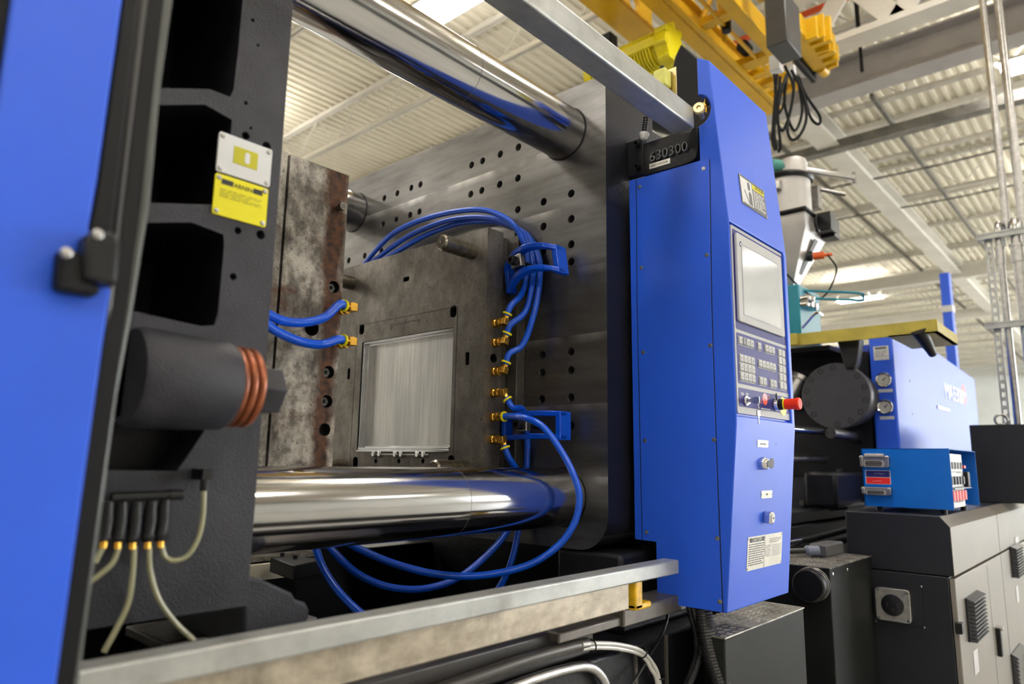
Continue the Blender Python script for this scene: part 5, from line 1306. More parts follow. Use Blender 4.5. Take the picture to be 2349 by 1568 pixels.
bm = B(); lathe(bm, ctr, (1, 0, 0), [(0, rr_ - 0.006), (0.006, rr_), (0.06, rr_), (0.06, rr_ - 0.02), (0.25, rr_ - 0.02)], 64); obj('cover_disc', bm, simple('cover_grey_paint', (0.045, 0.045, 0.053), 0.45, 0, (200, 0.4, 0.001), 0.1, 4, spec=0.35), fl)
for k in range(14):
    if k in (4, 11): continue
    a = 2 * PI * k / 14 + 0.2; p = ctr + V((0, math.cos(a), math.sin(a))) * (rr_ * 0.86)
    bm = B(); lathe(bm, p, (-1, 0, 0), [(-0.01, 0.017), (0.002, 0.017), (0.002, 0.011), (-0.004, 0.010), (-0.004, 0)], 14); obj('flange_bolt', bm, HOLE, fl)
bm = B(); a = onX(1830, 880, 4.7); lathe(bm, a, (0.2, -0.3, 0.6), [(-0.15, 0.07), (0.02, 0.07), (0.02, 0.09), (0.05, 0.09)], 20)
tag(obj('valve_body', bm, STEEL), 'bright grey valve left of the round cover', 'valve')
# rolls of blue tube above
t = thing('blue_cylinder', 'glossy blue horizontal cylinder above the round cover', 'cylinder', onX(1920, 820, 4.9))
a = onX(1845, 820, 4.9); b = onX(1995, 806, 4.9); b.z = a.z
bm = B(); cyl(bm, a, (a.x, b.y, a.z), 0.05, 24); obj('barrel', bm, BLUE_DK, t)
bm = B()
for k in (0.2, 0.6): cyl(bm, (a.x, a.y - 0.02 - k * 0.3, a.z), (a.x, a.y - 0.04 - k * 0.3, a.z), 0.056, 24)
obj('barrel_band', bm, BLUE_DK, t)

# injection hood
XH, YH = 4.75, 1.10
hd = thing('injection_hood', 'long blue sheet-metal hood with gauges behind the cabinets', 'machine cover', (6.0, YH + 0.3, 1.2))
FH = FX(XH)
a0, b1 = FH.px(1990, 757); a1, b0 = FH.px(2055, 1040); a1 = FH.px(2048, 800)[0]
yh = -a1 
FHy = FY(yh)
e_ = FHy.px(2235, 870); 
pts = fp(FHy, [(2090, 764), (2105, 772), (2235, 868), (2240, 1045)])
xh1 = pts[2][0]; zt1 = FHy.px(2060, 760)[1]; 
bm = B()
sidep = [(XH + 0.0, 1.12), (XH, zt1), (XH + 0.12, zt1 + 0.0), (pts[0][0], pts[0][1]), (pts[2][0], pts[2][1]), (pts[2][0] + 0.02, 1.12)]
prism(bm, [(x, yh, z) for x, z in sidep], (0, -a0 - yh, 0))
hood = obj('hood_shell', bm, BLUE, hd, bevel=0.012, seg=3)
p0, p1 = FH.px(2003, 795), FH.px(2040, 824)
bm = B(); fbox(bm, FH, p0[0], p1[0], p1[1], p0[1], 0, 0.002); gp = obj('notice_plate', bm, WHITE, hd)
bm = B(); fbox(bm, FH, p0[0] + 0.01, p1[0] - 0.012, p0[1] - 0.02, p0[1] - 0.006, 0.002, 0.003); bars(bm, FH, p0[0] + 0.01, p1[0] - 0.01, p1[1] + 0.02, p0[1] - 0.026, 4, 0.003, 0.3, 2, 3); obj('text_line', bm, INKGREY, gp, smooth=False)
for (x, y, yl) in ((2028, 871, 896), (2032, 933, 958)):
    a, b = FH.px(x, y); R_ = 0.046
    bm = B(); lathe(bm, FH.p(a, b, 0), FH.n, [(0, R_), (0.02, R_), (0.026, R_ * 0.9), (0.022, R_ * 0.78), (0.015, R_ * 0.76)], 36, cap=False); gg = obj('pressure_gauge', bm, CHROME, hd)
    bm = B(); lathe(bm, FH.p(a, b, 0.014), FH.n, [(0, R_ * 0.78), (0.001, R_ * 0.78)], 32); obj('gauge_dial', bm, PALE, gg)
    bm = B(); F_ = Fr(FH.p(a, b, 0.0155), V(FH.u) + V(FH.v), V(FH.v) - V(FH.u)); fbox(bm, F_, -0.006, 0.022, -0.002, 0.002, 0, 0.001); cyl(bm, F_.o, F_.o + FH.n * 0.002, 0.005, 10); obj('gauge_needle', bm, INK, gg)
    a, b = FH.px(x + 3, yl); bm = B(); fbox(bm, FH, a - 0.040, a + 0.040, b - 0.009, b + 0.011, 0, 0.002); obj('gauge_label', bm, WHITE, hd)
a, b = FHy.px(2165, 882); a_, b_ = FHy.px(2203, 893)
text('hood_text', 'MA5300', 0.17, FHy, a, b - 0.10, PALE, hd, 0.0015, 0.002, 'LEFT', (a_ - a) / 0.55 * 1.05)
a, b = FHy.px(2211, 904); bm = B(); lathe(bm, FHy.p(a, b, 0), FHy.n, [(0, 0.085), (0.002, 0.085)], 28); obj('planet_emblem', bm, REDP, hd)
bm = B(); fbox(bm, FHy, a - 0.07, a + 0.07, b - 0.015, b + 0.015, 0.002, 0.003); obj('emblem_band', bm, WHITE, hd)
a, b = FHy.px(2163, 937); bm = B(); fbox(bm, FHy, a - 0.2, a + 0.22, b - 0.012, b + 0.012, 0, 0.006); obj('hood_handle', bm, DKSTEEL, hd)
for x, y in ((2087, 873), (2093, 949)):
    a, b = FHy.px(x, y); bm = B(); lathe(bm, FHy.p(a, b, 0), FHy.n, [(0, 0.008), (0.002, 0.007)], 10); obj('hood_screw', bm, INK, hd)
# yellow platform edge beam
YBX = 4.40
pl0 = thing('platform_beam', 'yellow painted platform beam above the gauge panel', 'beam', (YBX, 1.2, 2.1))
Fb = FX(YBX); z1 = Fb.px(2140, 732)[1]; z0 = Fb.px(2140, 762)[1]; ye = -Fb.px(2150, 745)[0]
bm = B(); box(bm, YBX, YBX + 0.02, ye, 2.3, z0, z1); obj('front_board', bm, BEAMY, pl0)
bm = B(); box(bm, YBX + 0.02, YBX + 0.55, ye, ye + 0.02, z0, z1 - 0.01); box(bm, YBX, YBX + 0.55, ye, ye + 0.25, z0 + 0.0, z0 + 0.006); obj('end_board', bm, BEAMY, pl0)
bm = B(); box(bm, YBX - 0.03, YBX, 1.56, 2.3, z0, z1 + 0.0); obj('front_board', bm, BEAMY, pl0, bevel=0.004)
bm = B(); box(bm, YBX + 0.08, YBX + 0.5, 1.40, 2.3, z0 - 0.03, z0 - 0.002); obj('deck_frame', bm, BLACK, pl0)
bm = B(); a = dep(2110, 760, 4.0); b = dep(2140, 812, 4.05); cyl(bm, dep(2105, 752, 3.95), b, 0.045, 20, 0.022)
obj('support_foot', bm, BLACK, pl0, label='black tapered foot')
bm = B(); a = onX(1945, 775, 4.45); prism(bm, [onX(x, y, 4.48) for x, y in ((1918, 778), (1972, 775), (1965, 830), (1958, 845), (1938, 845), (1925, 800))], (0.1, 0, 0))
obj('support_leg', bm, BLACK, pl0, bevel=0.01, label='black bracket leg')

# hopper loader stack on the platform
hx = 4.55
hp = thing('hopper_loader', 'steel material hopper with vacuum loader on top, right of the cabinet', 'hopper', onX(1815, 660, hx))
def hpX(x, y, v=hx): return onX(x, y, v)
tz = hpX(1850, 480).z; mz = hpX(1850, 515).z; bz = hpX(1815, 655).z
ty0 = hpX(1847, 470).y; cyy = hpX(1800, 560).y
yR, yL = hpX(1845, 480).y, hpX(1845, 480).y + 0.42
x0, x1 = hx, hx + 0.42
bm = B()
cx_, cy2 = (x0 + x1) / 2, (yR + yL) / 2
top = [(x0, yR), (x1, yR), (x1, yL), (x0, yL)]
ext = 0.40
vs = []
for z, s in ((tz, 1), (mz, 1), (bz, 0.16)):
    vs.append([bm.verts.new((cx_ + (x - cx_) * s, cy2 + (y - cy2) * s, z)) for x, y in top])
for A_, B_ in zip(vs, vs[1:]):
    for i in range(4): bm.faces.new((A_[i], A_[(i + 1) % 4], B_[(i + 1) % 4], B_[i]))
bm.faces.new(vs[0]); bm.faces.new(vs[-1][::-1])
obj('hopper_bin', bm, HOPPER, hp, bevel=0.008)
# sight glass strip on -Y face
n0 = V((x0 + 0.21, yR - 0.004, mz - 0.03)); n1 = V((cx_, cy2 - 0.042, bz + 0.05)); n1.x = cx_
bm = B(); F_ = Fr(n0, (1, 0, 0), n0 - n1); fbox(bm, F_, -0.03, 0.03, -(n0 - n1).length * 0.85, -0.02, -0.002, 0.006); obj('sight_glass', bm, INKGREY, hp)
q_ = n0.lerp(n1, 0.40); bm = B(); lathe(bm, q_, (0.3, -1, 0), [(0, 0.035), (0.03, 0.035), (0.03, 0.02)], 14); obj('level_sensor', bm, BLACK, hp)
bm = B(); lathe(bm, q_ + V((0.01, -0.03, 0)), (0.3, -1, 0), [(0, 0.026), (0.07, 0.026), (0.07, 0.012), (0.12, 0.010)], 14); obj('level_sensor', bm, ORANGE, hp, label='orange sensor end')
bm = B(); tube(bm, [q_ + V((0.03, -0.12, 0)), q_ + V((0.06, -0.16, -0.12)), q_ + V((0, -0.05, -0.3)), q_ + V((-0.25, 0.1, -0.1)), q_ + V((-0.3, 0.15, 0.15))], 0.006, 8, 6); obj('sensor_cable', bm, RUBBER, hp)
bm = B(); box(bm, x0 - 0.03, x1 + 0.02, yR - 0.02, yL + 0.03, tz, tz + 0.02); obj('lid', bm, BLACK, hp, bevel=0.006)
bm = B(); box(bm, x0 + 0.2, x0 + 0.32, yR - 0.10, yR + 0.02, tz - 0.10, tz + 0.03); box(bm, x0 + 0.30, x0 + 0.42, yR - 0.09, yR, tz - 0.12, tz + 0.01); torus(bm, (x0 + 0.16, yR - 0.03, tz - 0.06), (0, 1, 0), 0.05, 0.01, 20, 6); obj('lid_clamp', bm, BLACK, hp, bevel=0.006)
cz0 = tz + 0.02; ccx, ccy = cx_ - 0.02, cy2 - 0.03; ztop = hpX(1850, 385).z
bm = B(); lathe(bm, (ccx, ccy, cz0), (0, 0, 1), [(0, 0.16), (ztop - cz0, 0.16)], 40); obj('loader_drum', bm, HOPPER, hp)
bm = B(); lathe(bm, (ccx, ccy, ztop), (0, 0, 1), [(0, 0.175), (0.02, 0.185), (0.035, 0.175), (0.04, 0.165), (0.05, 0.15)], 40); obj('clamp_ring', bm, BLACK, hp)
bm = B(); lathe(bm, (ccx + 0.03, ccy - 0.04, ztop + 0.045), (0, 0, 1), [(0, 0.10), (0.10, 0.10), (0.125, 0.09), (0.13, 0)], 32); obj('filter_cap', bm, HOPPER, hp)
bm = B(); P0_ = V((ccx + 0.05, ccy - 0.12, ztop + 0.09)); cyl(bm, P0_, P0_ + V((0.2, -0.26, -0.06)), 0.022, 14); obj('inlet_pipe', bm, CHROME, hp)
bm = B(); cyl(bm, P0_ + V((0.2, -0.26, -0.10)), P0_ + V((0.2, -0.26, -0.02)), 0.012, 8); cyl(bm, P0_ + V((0.05, -0.08, -0.15)), P0_ + V((0.12, -0.22, -0.2)), 0.014, 8); box(bm, ccx + 0.1, ccx + 0.18, ccy - 0.18, ccy - 0.1, ztop - 0.18, ztop - 0.02); obj('valve_gear', bm, DKSTEEL, hp)
P_ = resample([(ccx - 0.02, ccy - 0.02, ztop + 0.11), (ccx - 0.06, ccy + 0.12, ztop + 0.15), (ccx - 0.1, ccy + 0.3, ztop + 0.12), (ccx - 0.1, ccy + 0.5, ztop - 0.05), (ccx, ccy + 0.6, ztop - 0.5)], 0.008)
bm = B(); tube(bm, P_, 0.05, 18, 0, rfun=lambda i: 0.052 if i % 2 else 0.045); obj('vacuum_hose', bm, DARKHOSE, hp, smooth=False)
bm = B(); box(bm, ccx - 0.20, ccx - 0.14, ccy - 0.03, ccy + 0.04, ztop - 0.1, ztop - 0.03); obj('latch', bm, STEEL, hp, bevel=0.008)
# teal blender below
tb = thing('blending_unit', 'teal blending box below the hopper with a steel lever', 'blender', hpX(1830, 745))
f0, f1 = hpX(1812, 655, hx + 0.05), hpX(1812, 735, hx + 0.05)
yq = hpX(1838, 700, hx + 0.05).y
bm = B(); box(bm, hx + 0.02, hx + 0.42, yq, yq + 0.35, z1 + 0.001, f0.z - 0.002); obj('blender_body', bm, TEAL, tb, bevel=0.01)
bm = B(); fz = (f0.z + f1.z) / 2
for k in range(7): 
    cxk = hx + 0.05 + 0.05 * (k % 4); lathe(bm, (cxk, yq, fz + 0.04 * (k // 4) - 0.02), (0, -1, 0), [(0, 0.022), (0.04 + 0.01 * (k % 3), 0.022), (0.05 + 0.01 * (k % 3), 0.014)], 14)
obj('valve_cluster', bm, CHROME, tb)
bm = B(); tube(bm, [(hx + 0.1, yq + 0.02, f0.z - 0.03), (hx + 0.4, yq - 0.25, f0.z - 0.03), (hx + 0.45, yq - 0.27, f0.z - 0.05), (hx + 0.4, yq - 0.25, f0.z - 0.08), (hx + 0.1, yq + 0.02, f0.z - 0.08)], 0.009, 8, 3); obj('slide_gate_rail', bm, TEAL, tb)
bm = B(); tube(bm, [hpX(1840, 752, hx), hpX(1872, 717, hx), hpX(1888, 724, hx)], 0.009, 8, 3); obj('lever', bm, CHROME, tb)

# electrical cabinet
XE, YE, ZE = 3.5, 0.653, 1.150
ec = thing('electrical_cabinet', 'dark grey electrical cabinet with vented doors at the lower right', 'cabinet', (4.5, 0.86, 0))
XD = onY(2293, 1250, YE).x
zc = ZE - 0.04
zs = FY(YE).px(2190, 1325)[1]                      # seam below the hood
ch = 0.045
def capsule(x0, x1, nm):
    bm = B(); prism(bm, [(x0, YE, zs + 0.004), (x0, YE, ZE - ch), (x0, YE + ch * 0.8, ZE), (x0, 1.07, ZE), (x0, 1.07, zs + 0.004)], (x1 - x0, 0, 0))
    for f in bm.faces: f.material_index = 0
    return bm
bm = capsule(XE, XD - 0.004, 0); top1 = obj('top_cover', bm, [DARKCAB, CABSHEEN], ec, bevel=0.004)
bm = capsule(XD + 0.004, 7.0, 0); top2 = obj('top_cover', bm, [DARKCAB, CABSHEEN], ec, bevel=0.004)
for o_ in (top1, top2):
    for p in o_.data.polygons:
        if p.normal.y < -0.3: p.material_index = 1  # front faces take the lighter colour with the reflection painted in
bm = B(); box(bm, XE, 7.0, YE + 0.022, 1.075, 0.0, zs); obj('carcass', bm, DARKCAB, ec, bevel=0.004)
def door(x0, x1, lab=None):
    bm = B(); box(bm, x0, x1, YE, YE + 0.02, 0.03, zs - 0.005); return obj('door', bm, CABSHEEN, ec, bevel=0.003)
xm = FY(YE).px(2263, 1290)[0]
d1 = door(XE + 0.002, XD - 0.006); d2 = door(XD + 0.006, 6.9)
Fe = FY(YE)
bm = B(); fbox(bm, Fe, xm, xm + 0.003, 0.03, zs - 0.02, 0, 0.0008); obj('door_crease', bm, DARKCAB, d1, smooth=False)
def vent(dpar, x, ytop, ybot, nsl, w):
    a, b1 = Fe.px(x, ytop); _, b0 = Fe.px(x, ybot)
    bm = B(); fbox(bm, Fe, a, a + w, b0, b1, 0, 0.006); vt = obj('vent', bm, BLACK, dpar, label='black louvred vent')
    h_ = (b1 - b0) / nsl
    for i in range(nsl):
        z = b0 + i * h_
        bm = B(); prism(bm, [Fe.p(a + 0.004, z, 0.006), Fe.p(a + 0.004, z, 0.034), Fe.p(a + 0.004, z + 0.004, 0.034), Fe.p(a + 0.004, z + h_ * 0.95, 0.006)], Fe.u * (w - 0.008)); obj('louvre', bm, simple('louvre_plastic', (0.05, 0.05, 0.055), 0.35) if 'louvre_plastic' not in MATS else MATS['louvre_plastic'], vt, smooth=False)
vent(d1, 2213, 1372, 1480, 11, 0.30)
vent(d2, 2315, 1253, 1330, 11, 0.34)
vent(d2, 2318, 1500, 1620, 11, 0.34)
for (dp, tl, br) in ((d1, (2231, 1494), (2245, 1538)), (d2, (2329, 1345), (2337, 1378)), (d2, (2327, 1232), (2338, 1262))):
    a0, a1, b0, b1 = rect_px(Fe, tl, br); bm = B(); fbox(bm, Fe, a0, a1, b0, b1, 0, 0.003); obj('door_label', bm, WHITE, dp)
a, b = Fe.px(2283, 1440); a_, b_ = Fe.px(2287, 1508); bm = B(); fbox(bm, Fe, a, a + 0.04, b_, b, 0, 0.02); hd_ = obj('door_handle', bm, BLACK, d1, bevel=0.004)
bm = B(); cyl(bm, Fe.p(a + 0.02, b, 0.0), Fe.p(a + 0.02, b, 0.03), 0.012, 12); obj('handle_lock', bm, CHROME, hd_)
a, b = FX(XE).px(2200, 1440); bm = B(); box(bm, XE - 0.012, XE + 0.03, YE - 0.014, YE + 0.012, b - 0.022, b + 0.022); obj('hinge', bm, BLACK, ec, bevel=0.003)
# socket outlet on the left face
Fx = FX(XE)
bm = B(); g0 = Fx.px(1995, 1330); g1 = Fx.px(2121, 1440); fbox(bm, Fx, g0[0], g1[0], g1[1] + 0.005, g0[1], 0, 0.003); sp_ = obj('socket_backplate', bm, DARKCAB, ec)
for x, y in ((1999, 1332), (2113, 1344), (2008, 1423), (2120, 1438)):
    a, b = Fx.px(x, y); bm = B(); lathe(bm, Fx.p(a, b, 0.002), Fx.n, [(0, 0.006), (0.004, 0.005), (0.005, 0)], 12); obj('dome_screw', bm, CHROME, sp_)
ot = thing('power_socket', 'square steel power outlet on the dark cabinet side', 'socket', Fx.p(*Fx.px(2050, 1425), 0.05))
Fo = Fx.shift(0, 0, 0.042)
g0 = Fo.px(2008, 1345); g1 = Fo.px(2090, 1430); ga, gb = (g0[0] + g1[0]) / 2, (g0[1] + g1[1]) / 2; gw = g1[0] - g0[0]
bm = B(); fpoly(bm, Fo, rrect(gw, gw, 0.012, 3, ga, gb), -0.042, -0.006); obj('outlet_box', bm, STEEL, ot)
bm = B(); fpoly(bm, Fo, rrect(gw + 0.006, gw + 0.006, 0.014, 3, ga, gb), -0.006, 0.004); obj('cover_plate', bm, PALE if False else simple('zinc_plate', (0.50, 0.49, 0.46), 0.32, 0.8, None, 0.2, 40), ot, bevel=0.002)
bm = B(); lathe(bm, Fo.p(ga, gb, 0.004), Fo.n, [(0, gw * 0.34), (0.006, gw * 0.34), (0.008, gw * 0.31), (0.006, 0)], 40); fc = obj('socket_face', bm, BLACK, ot)
bm = B()
for (u, v_, w_, h_) in ((-0.02, 0.0, 0.004, 0.016), (0.02, 0.0, 0.004, 0.016), (0, 0.022, 0.014, 0.004), (0, -0.02, 0.008, 0.012)):
    fbox(bm, Fo, ga + u - w_ / 2, ga + u + w_ / 2, gb + v_ - h_ / 2, gb + v_ + h_ / 2, 0.0105, 0.0125)
obj('socket_slot', bm, INK, fc, smooth=False)
for sx, sy in ((-1, -1), (1, -1), (-1, 1), (1, 1)):
    bm = B(); lathe(bm, Fo.p(ga + sx * gw * 0.44, gb + sy * gw * 0.44, 0.004), Fo.n, [(0, 0.008), (0.002, 0.007), (0.002, 0)], 14); obj('corner_screw', bm, STEEL, ot)

# hot runner controller box on the cabinet
XB_, = (3.60,)
Fb = FX(XB_)
b0_ = Fb.px(2183, 1165)[1]; b0_ = max(b0_ - 0.008, ZE + 0.016)
yr = -Fb.px(2183, 1100)[0]; yl_ = -Fb.px(1980, 1100)[0]; zt_ = Fb.px(2183, 1028)[1]
xb2 = onY(2247, 1090, yr).x; xb2 = min(xb2, XB_ + 0.62)
hb = thing('controller_box', 'bright blue open-ended controller box on top of the dark cabinet', 'electrical box', ((XB_ + xb2) / 2, (yr + yl_) / 2, ZE))
w = 0.004
bm = B(); box(bm, XB_, XB_ + w, yr, yl_, b0_, zt_); obj('front_panel', bm, BOXBLUE, hb, bevel=0.001)
bm = B(); box(bm, XB_, xb2, yr, yl_, zt_ - w, zt_); obj('top_panel', bm, BOXBLUE, hb, bevel=0.001)
bm = B(); box(bm, XB_, xb2, yl_ - w, yl_, b0_, zt_ - w); box(bm, XB_ + w, xb2, yr + 0.05, yl_, b0_, b0_ + w); obj('inner_panel', bm, BOXBLUE, hb)
bm = B(); box(bm, xb2 - w, xb2, yr, yl_ - w, b0_, zt_ - w); obj('rear_panel', bm, BOXBLUE, hb, bevel=0.001)
for x in (XB_ + 0.05, xb2 - 0.12):
    for y in (yr + 0.05, yl_ - 0.05):
        bm = B(); cyl(bm, (x, y, ZE), (x, y, b0_), 0.014, 12); obj('rubber_foot', bm, BLACK, hb)
# breaker rows inside the open side
Fs = FY(yr + 0.012)
sx0, sx1 = XB_ + 0.012, XB_ + 0.38
zr = lambda y: Fs.px(2190, y)[1]
bm = B(); fbox(bm, Fs, sx0, sx1 + 0.02, b0_ + 0.012, zt_ - 0.02, -0.03, -0.012); obj('mounting_plate', bm, WHITE, hb)
hh = zt_ - b0_
rows_ = [(0.62, 0.90, 'w'), (0.36, 0.60, 'k'), (0.12, 0.32, 'r'), (0.02, 0.11, 't')]
wn = 5
for (v0, v1, kind_) in rows_:
    for i in range(wn):
        u0 = sx0 + i * (sx1 - sx0 - 0.05) / wn; u1 = u0 + (sx1 - sx0 - 0.05) / wn - 0.004
        bm = B(); fbox(bm, Fs, u0, u1, b0_ + hh * v0, b0_ + hh * v1, -0.012, 0.0); br = obj('breaker', bm, WHITE, hb, bevel=0.001)
        bm = B(); mid = b0_ + hh * (v0 + v1) / 2
        if kind_ == 'r': fbox(bm, Fs, u0 + 0.006, u1 - 0.006, mid - 0.022, mid + 0.022, 0, 0.012); obj('breaker_toggle', bm, REDP, br, bevel=0.002)
        elif kind_ == 'k': fbox(bm, Fs, u0 + 0.012, u1 - 0.012, mid - 0.02, mid + 0.016, 0, 0.010); obj('breaker_toggle', bm, BLACK, br, bevel=0.002)
        elif kind_ == 'w': fbox(bm, Fs, u0 + 0.016, u1 - 0.016, mid - 0.025, mid + 0.005, 0, 0.004); obj('breaker_toggle', bm, INKGREY, br)
bm = B(); fbox(bm, Fs, sx1 - 0.05, sx1, b0_ + hh * 0.36, b0_ + hh * 0.62, 0, 0.02); obj('rotary_switch', bm, BLACK, hb, bevel=0.004)
bm = B(); fbox(bm, Fs, sx1 - 0.05, sx1 - 0.01, b0_ + hh * 0.68, b0_ + hh * 0.73, 0, 0.008); obj('red_tab', bm, REDP, hb)
bm = B(); fbox(bm, Fs, sx0, sx1 + 0.02, b0_ + hh * 0.335, b0_ + hh * 0.35, -0.012, 0.02); obj('din_rail', bm, STEEL, hb)
# connectors on the front
def zc_(x, y): return (1950 + x / 7.34, 1000 + y / 7.34)
for (tl, br, nm) in (((195, 330), (680, 530), 'upper grey multi-pin connector on the blue box'), ((230, 850), (715, 1000), 'lower grey multi-pin connector on the blue box')):
    a0, b1 = Fb.px(*zc_(*tl)); a1, b0 = Fb.px(*zc_(*br))
    ctn = thing('multipin_connector', nm, 'connector', Fb.p((a0 + a1) / 2, b0), 'connectors on the blue box')
    bm = B(); fpoly(bm, Fb, rrect((a1 - a0) * 0.86, b1 - b0, 0.004, 3, (a0 + a1) / 2, (b0 + b1) / 2), 0, 0.018); obj('housing', bm, simple('zinc_housing', (0.34, 0.33, 0.32), 0.35, 0.7), ctn, bevel=0.002)
    bm = B(); hw = (a1 - a0) * 0.33; hh_ = (b1 - b0) * 0.24; ca_, cb_ = (a0 + a1) / 2 - 0.004, b0 + (b1 - b0) * 0.34
    hexp = lambda k: [(ca_ - hw * k, cb_), (ca_ - hw * k * 0.86, cb_ + hh_ * k), (ca_ + hw * k * 0.86, cb_ + hh_ * k), (ca_ + hw * k, cb_), (ca_ + hw * k * 0.86, cb_ - hh_ * k), (ca_ - hw * k * 0.86, cb_ - hh_ * k)]
    fpoly(bm, Fb, hexp(1.12), 0.018, 0.024); obj('insert_rim', bm, PALE, ctn)
    bm = B(); fpoly(bm, Fb, hexp(0.95), 0.0235, 0.0245); ins = obj('insert', bm, simple('insert_dark', (0.07, 0.065, 0.05), 0.5), ctn)
    for i in range(8):
        for s in (-1, 1):
            u_ = ca_ - hw * 0.7 + hw * 1.4 * i / 7; bm = B(); fbox(bm, Fb, u_ - 0.0015, u_ + 0.0015, cb_ + s * hh_ * 0.4 - 0.0015, cb_ + s * hh_ * 0.4 + 0.0015, 0.0245, 0.0265); obj('contact_pin', bm, STEEL, ins, smooth=False)
    for s in (-1, 1):
        u_ = (a0 + a1) / 2 + s * (a1 - a0) * 0.46
        bm = B(); fbox(bm, Fb, u_ - 0.006, u_ + 0.006, b0 + 0.004, b1 + 0.001, 0.004, 0.030); cyl(bm, Fb.p(u_, b1 - 0.008, 0.002), Fb.p(u_, b1 - 0.008, 0.032), 0.008, 12); obj('locking_lever', bm, STEEL, ctn, bevel=0.003)
    if 'upper' in nm:
        bm = B(); fbox(bm, Fb, a0 + 0.018, a1 - 0.022, b1 - 0.004, b1 + 0.010, 0, 0.028); obj('hinged_cap', bm, PALE, ctn, bevel=0.003)
a0, b1 = Fb.px(*zc_(255, 570)); a1, b0 = Fb.px(*zc_(692, 815))
bm = B(); fpoly(bm, Fb, rrect(a1 - a0, b1 - b0, 0.003, 3, (a0 + a1) / 2, (b0 + b1) / 2), 0, 0.001); ms = obj('maker_sticker', bm, WHITE, hb, label='white-edged navy and red sticker')
mb_ = (b0 + b1) / 2
bm = B(); fpoly(bm, Fb, rrect(a1 - a0 - 0.005, (b1 - b0) / 2 - 0.003, 0.003, 3, (a0 + a1) / 2, (b1 + mb_) / 2 - 0.0005), 0.001, 0.0014); obj('navy_field', bm, NAVY, ms)
bm = B(); fpoly(bm, Fb, rrect(a1 - a0 - 0.005, (b1 - b0) / 2 - 0.003, 0.003, 3, (a0 + a1) / 2, (b0 + mb_) / 2 + 0.0005), 0.001, 0.0014); obj('red_field', bm, REDP, ms)
bm = B(); u_ = (a0 + a1) / 2 + 0.005; v_ = (b1 + mb_) / 2
tube(bm, [Fb.p(u_ - 0.022, v_, 0.0018), Fb.p(u_ + 0.002, v_ + 0.004, 0.0018), Fb.p(u_ + 0.01, v_, 0.0018), Fb.p(u_ + 0.002, v_ - 0.004, 0.0018)], 0.0004, 4, 0); tube(bm, [Fb.p(u_ + 0.01, v_, 0.0018), Fb.p(u_ + 0.022, v_, 0.0018)], 0.0004, 4, 0)
v_ = (b0 + mb_) / 2
tube(bm, [Fb.p(u_ - 0.03, v_ - 0.004, 0.0018), Fb.p(u_ - 0.015, v_ - 0.001, 0.0018), Fb.p(u_ + 0.01, v_ - 0.001, 0.0018)], 0.0005, 4, 4)
obj('sticker_drawing', bm, WHITEINK, ms)

# black enclosure further right, conduits and strut
XK = 5.2
Fk = FX(XK)
bt2 = thing('black_enclosure', 'plain black enclosure with a lifting eye at the right edge', 'enclosure', (XK + 0.2, 0.6, ZE))
y1_ = -Fk.px(2230, 1050)[0]; zt3 = Fk.px(2240, 974)[1]
bm = B(); box(bm, XK, XK + 0.6, 0.2, y1_, ZE + 0.001, zt3); obj('body', bm, DARKCAB, bt2, bevel=0.004)
p = onX(2297, 965, XK + 0.1); bm = B(); torus(bm, V((XK + 0.1, p.y, zt3 + 0.035)), (1, 0.2, 0), 0.032, 0.008, 24, 8); cyl(bm, (XK + 0.1, p.y, zt3), (XK + 0.1, p.y, zt3 + 0.008), 0.018, 12); obj('lifting_eye', bm, STEEL, bt2)
def vtube(x, yA, yB, X, r, mat=GALV, top=None):
    pa_, pb_ = onX(x[0], yA, X), onX(x[1], yB, X)
    return pa_, pb_
XT = 5.4
def cpipe(pxs, r, lab, mat=STEEL):
    bm = B(); tube(bm, [onX(x, y, XT + dx) for x, y, dx in pxs], r, 14, 5)
    return tag(obj('vertical_conduit', bm, mat), lab, 'conduit', 'vertical conduits at the right')
def vert(x, y0, y1, dx=0.0):
    """true vertical line through pixel (x, y0)"""
    p = onX(x, y0, XT + dx); zb_ = onX(x, y1, XT + dx).z
    return p, zb_
def vline(x, y, ztop, zbot, r, lab, dx, mat=STEEL):
    p = onX(x, y, XT + dx); bm = B(); cyl(bm, (p.x, p.y, zbot), (p.x, p.y, ztop), r, 16)
    return tag(obj('vertical_conduit', bm, mat), lab, 'conduit', 'vertical conduits at the right')
zj = onX(2300, 530, XT).z
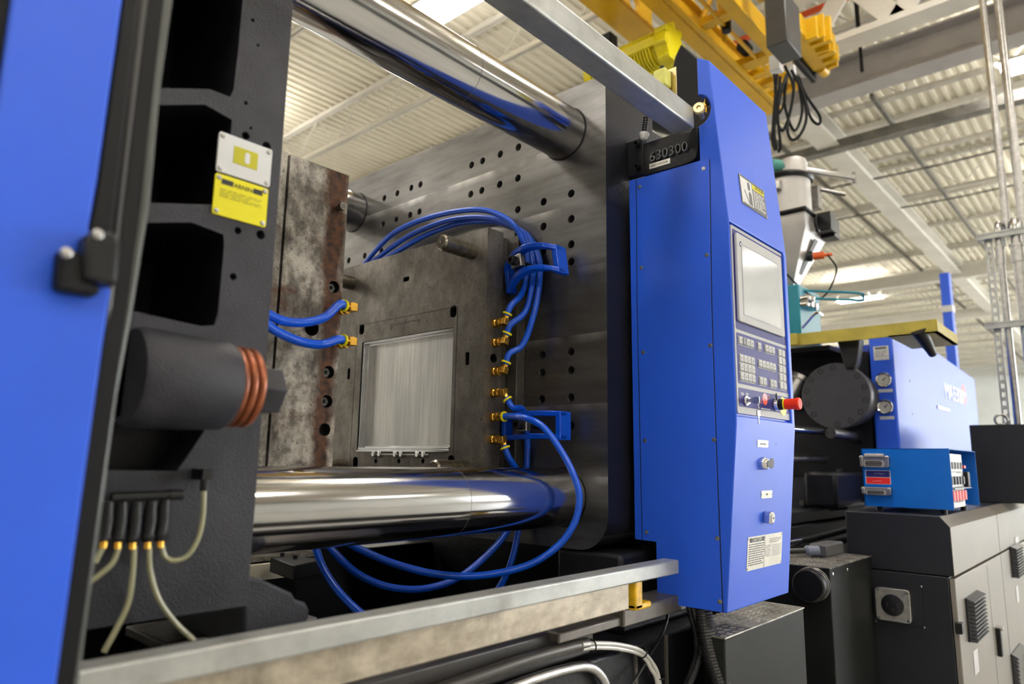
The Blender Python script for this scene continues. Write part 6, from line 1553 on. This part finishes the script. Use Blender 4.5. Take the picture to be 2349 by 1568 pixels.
vline(2270, 150, 6.9, zj, 0.022, 'upper left conduit hanging from the roof at the right', 0.1)
vline(2306, 150, 6.9, zj, 0.026, 'upper right conduit hanging from the roof at the right', 0.1)
for (x, r, lab) in ((2290, 0.021, 'lower grey conduit with hooked top, middle of the pair'), (2330, 0.031, 'lower thick conduit with hooked top at the right edge')):
    p = onX(x, 540, XT); bm = B()
    xx = p.x
    tube(bm, [(xx, p.y, zt3 + 0.001), (xx, p.y, zj - 0.3), (xx, p.y, zj - 0.03), (xx + 0.03, p.y, zj + 0.05), (xx + 0.09, p.y, zj + 0.07), (xx + 0.16, p.y, zj + 0.03), (xx + 0.18, p.y, zj - 0.06)], r, 16, 6)
    cyl(bm, (xx, p.y, zj - 0.22), (xx, p.y, zj - 0.10), r * 1.22, 16); cyl(bm, (xx, p.y, zj - 0.12), (xx, p.y, zj - 0.10), r * 1.4, 16)
    tag(obj('vertical_conduit', bm, STEEL), lab, 'conduit', 'vertical conduits at the right')
# slotted strut
p = onX(2268, 560, XT); bm = B(); zt4 = onX(2262, 540, XT).z
box(bm, XT - 0.01, XT, p.y - 0.022, p.y + 0.022, ZE, zt4); stt = obj('slotted_strut', bm, GALV, smooth=False)
c = B(); z = ZE + 0.05
while z < zt4 - 0.04: box(c, XT - 0.05, XT + 0.05, p.y - 0.009, p.y + 0.009, z, z + 0.03); z += 0.055
cut(stt, c); tag(stt, 'perforated steel strut standing left of the lower conduits', 'strut')
for (y, lab) in ((545, 'upper horizontal strut tying the conduits together'), (750, 'lower horizontal strut tying the conduits together')):
    pz_ = onX(2268, y, XT).z; bm = B(); box(bm, XT - 0.05, XT - 0.012, p.y - 1.0, p.y + 0.06, pz_ - 0.02, pz_ + 0.02); box(bm, XT - 0.056, XT - 0.05, p.y - 1.0, p.y + 0.06, pz_ - 0.02, pz_ - 0.012); box(bm, XT - 0.056, XT - 0.05, p.y - 1.0, p.y + 0.06, pz_ + 0.012, pz_ + 0.02)
    tag(obj('cross_strut', bm, GALV, smooth=False), lab, 'strut')
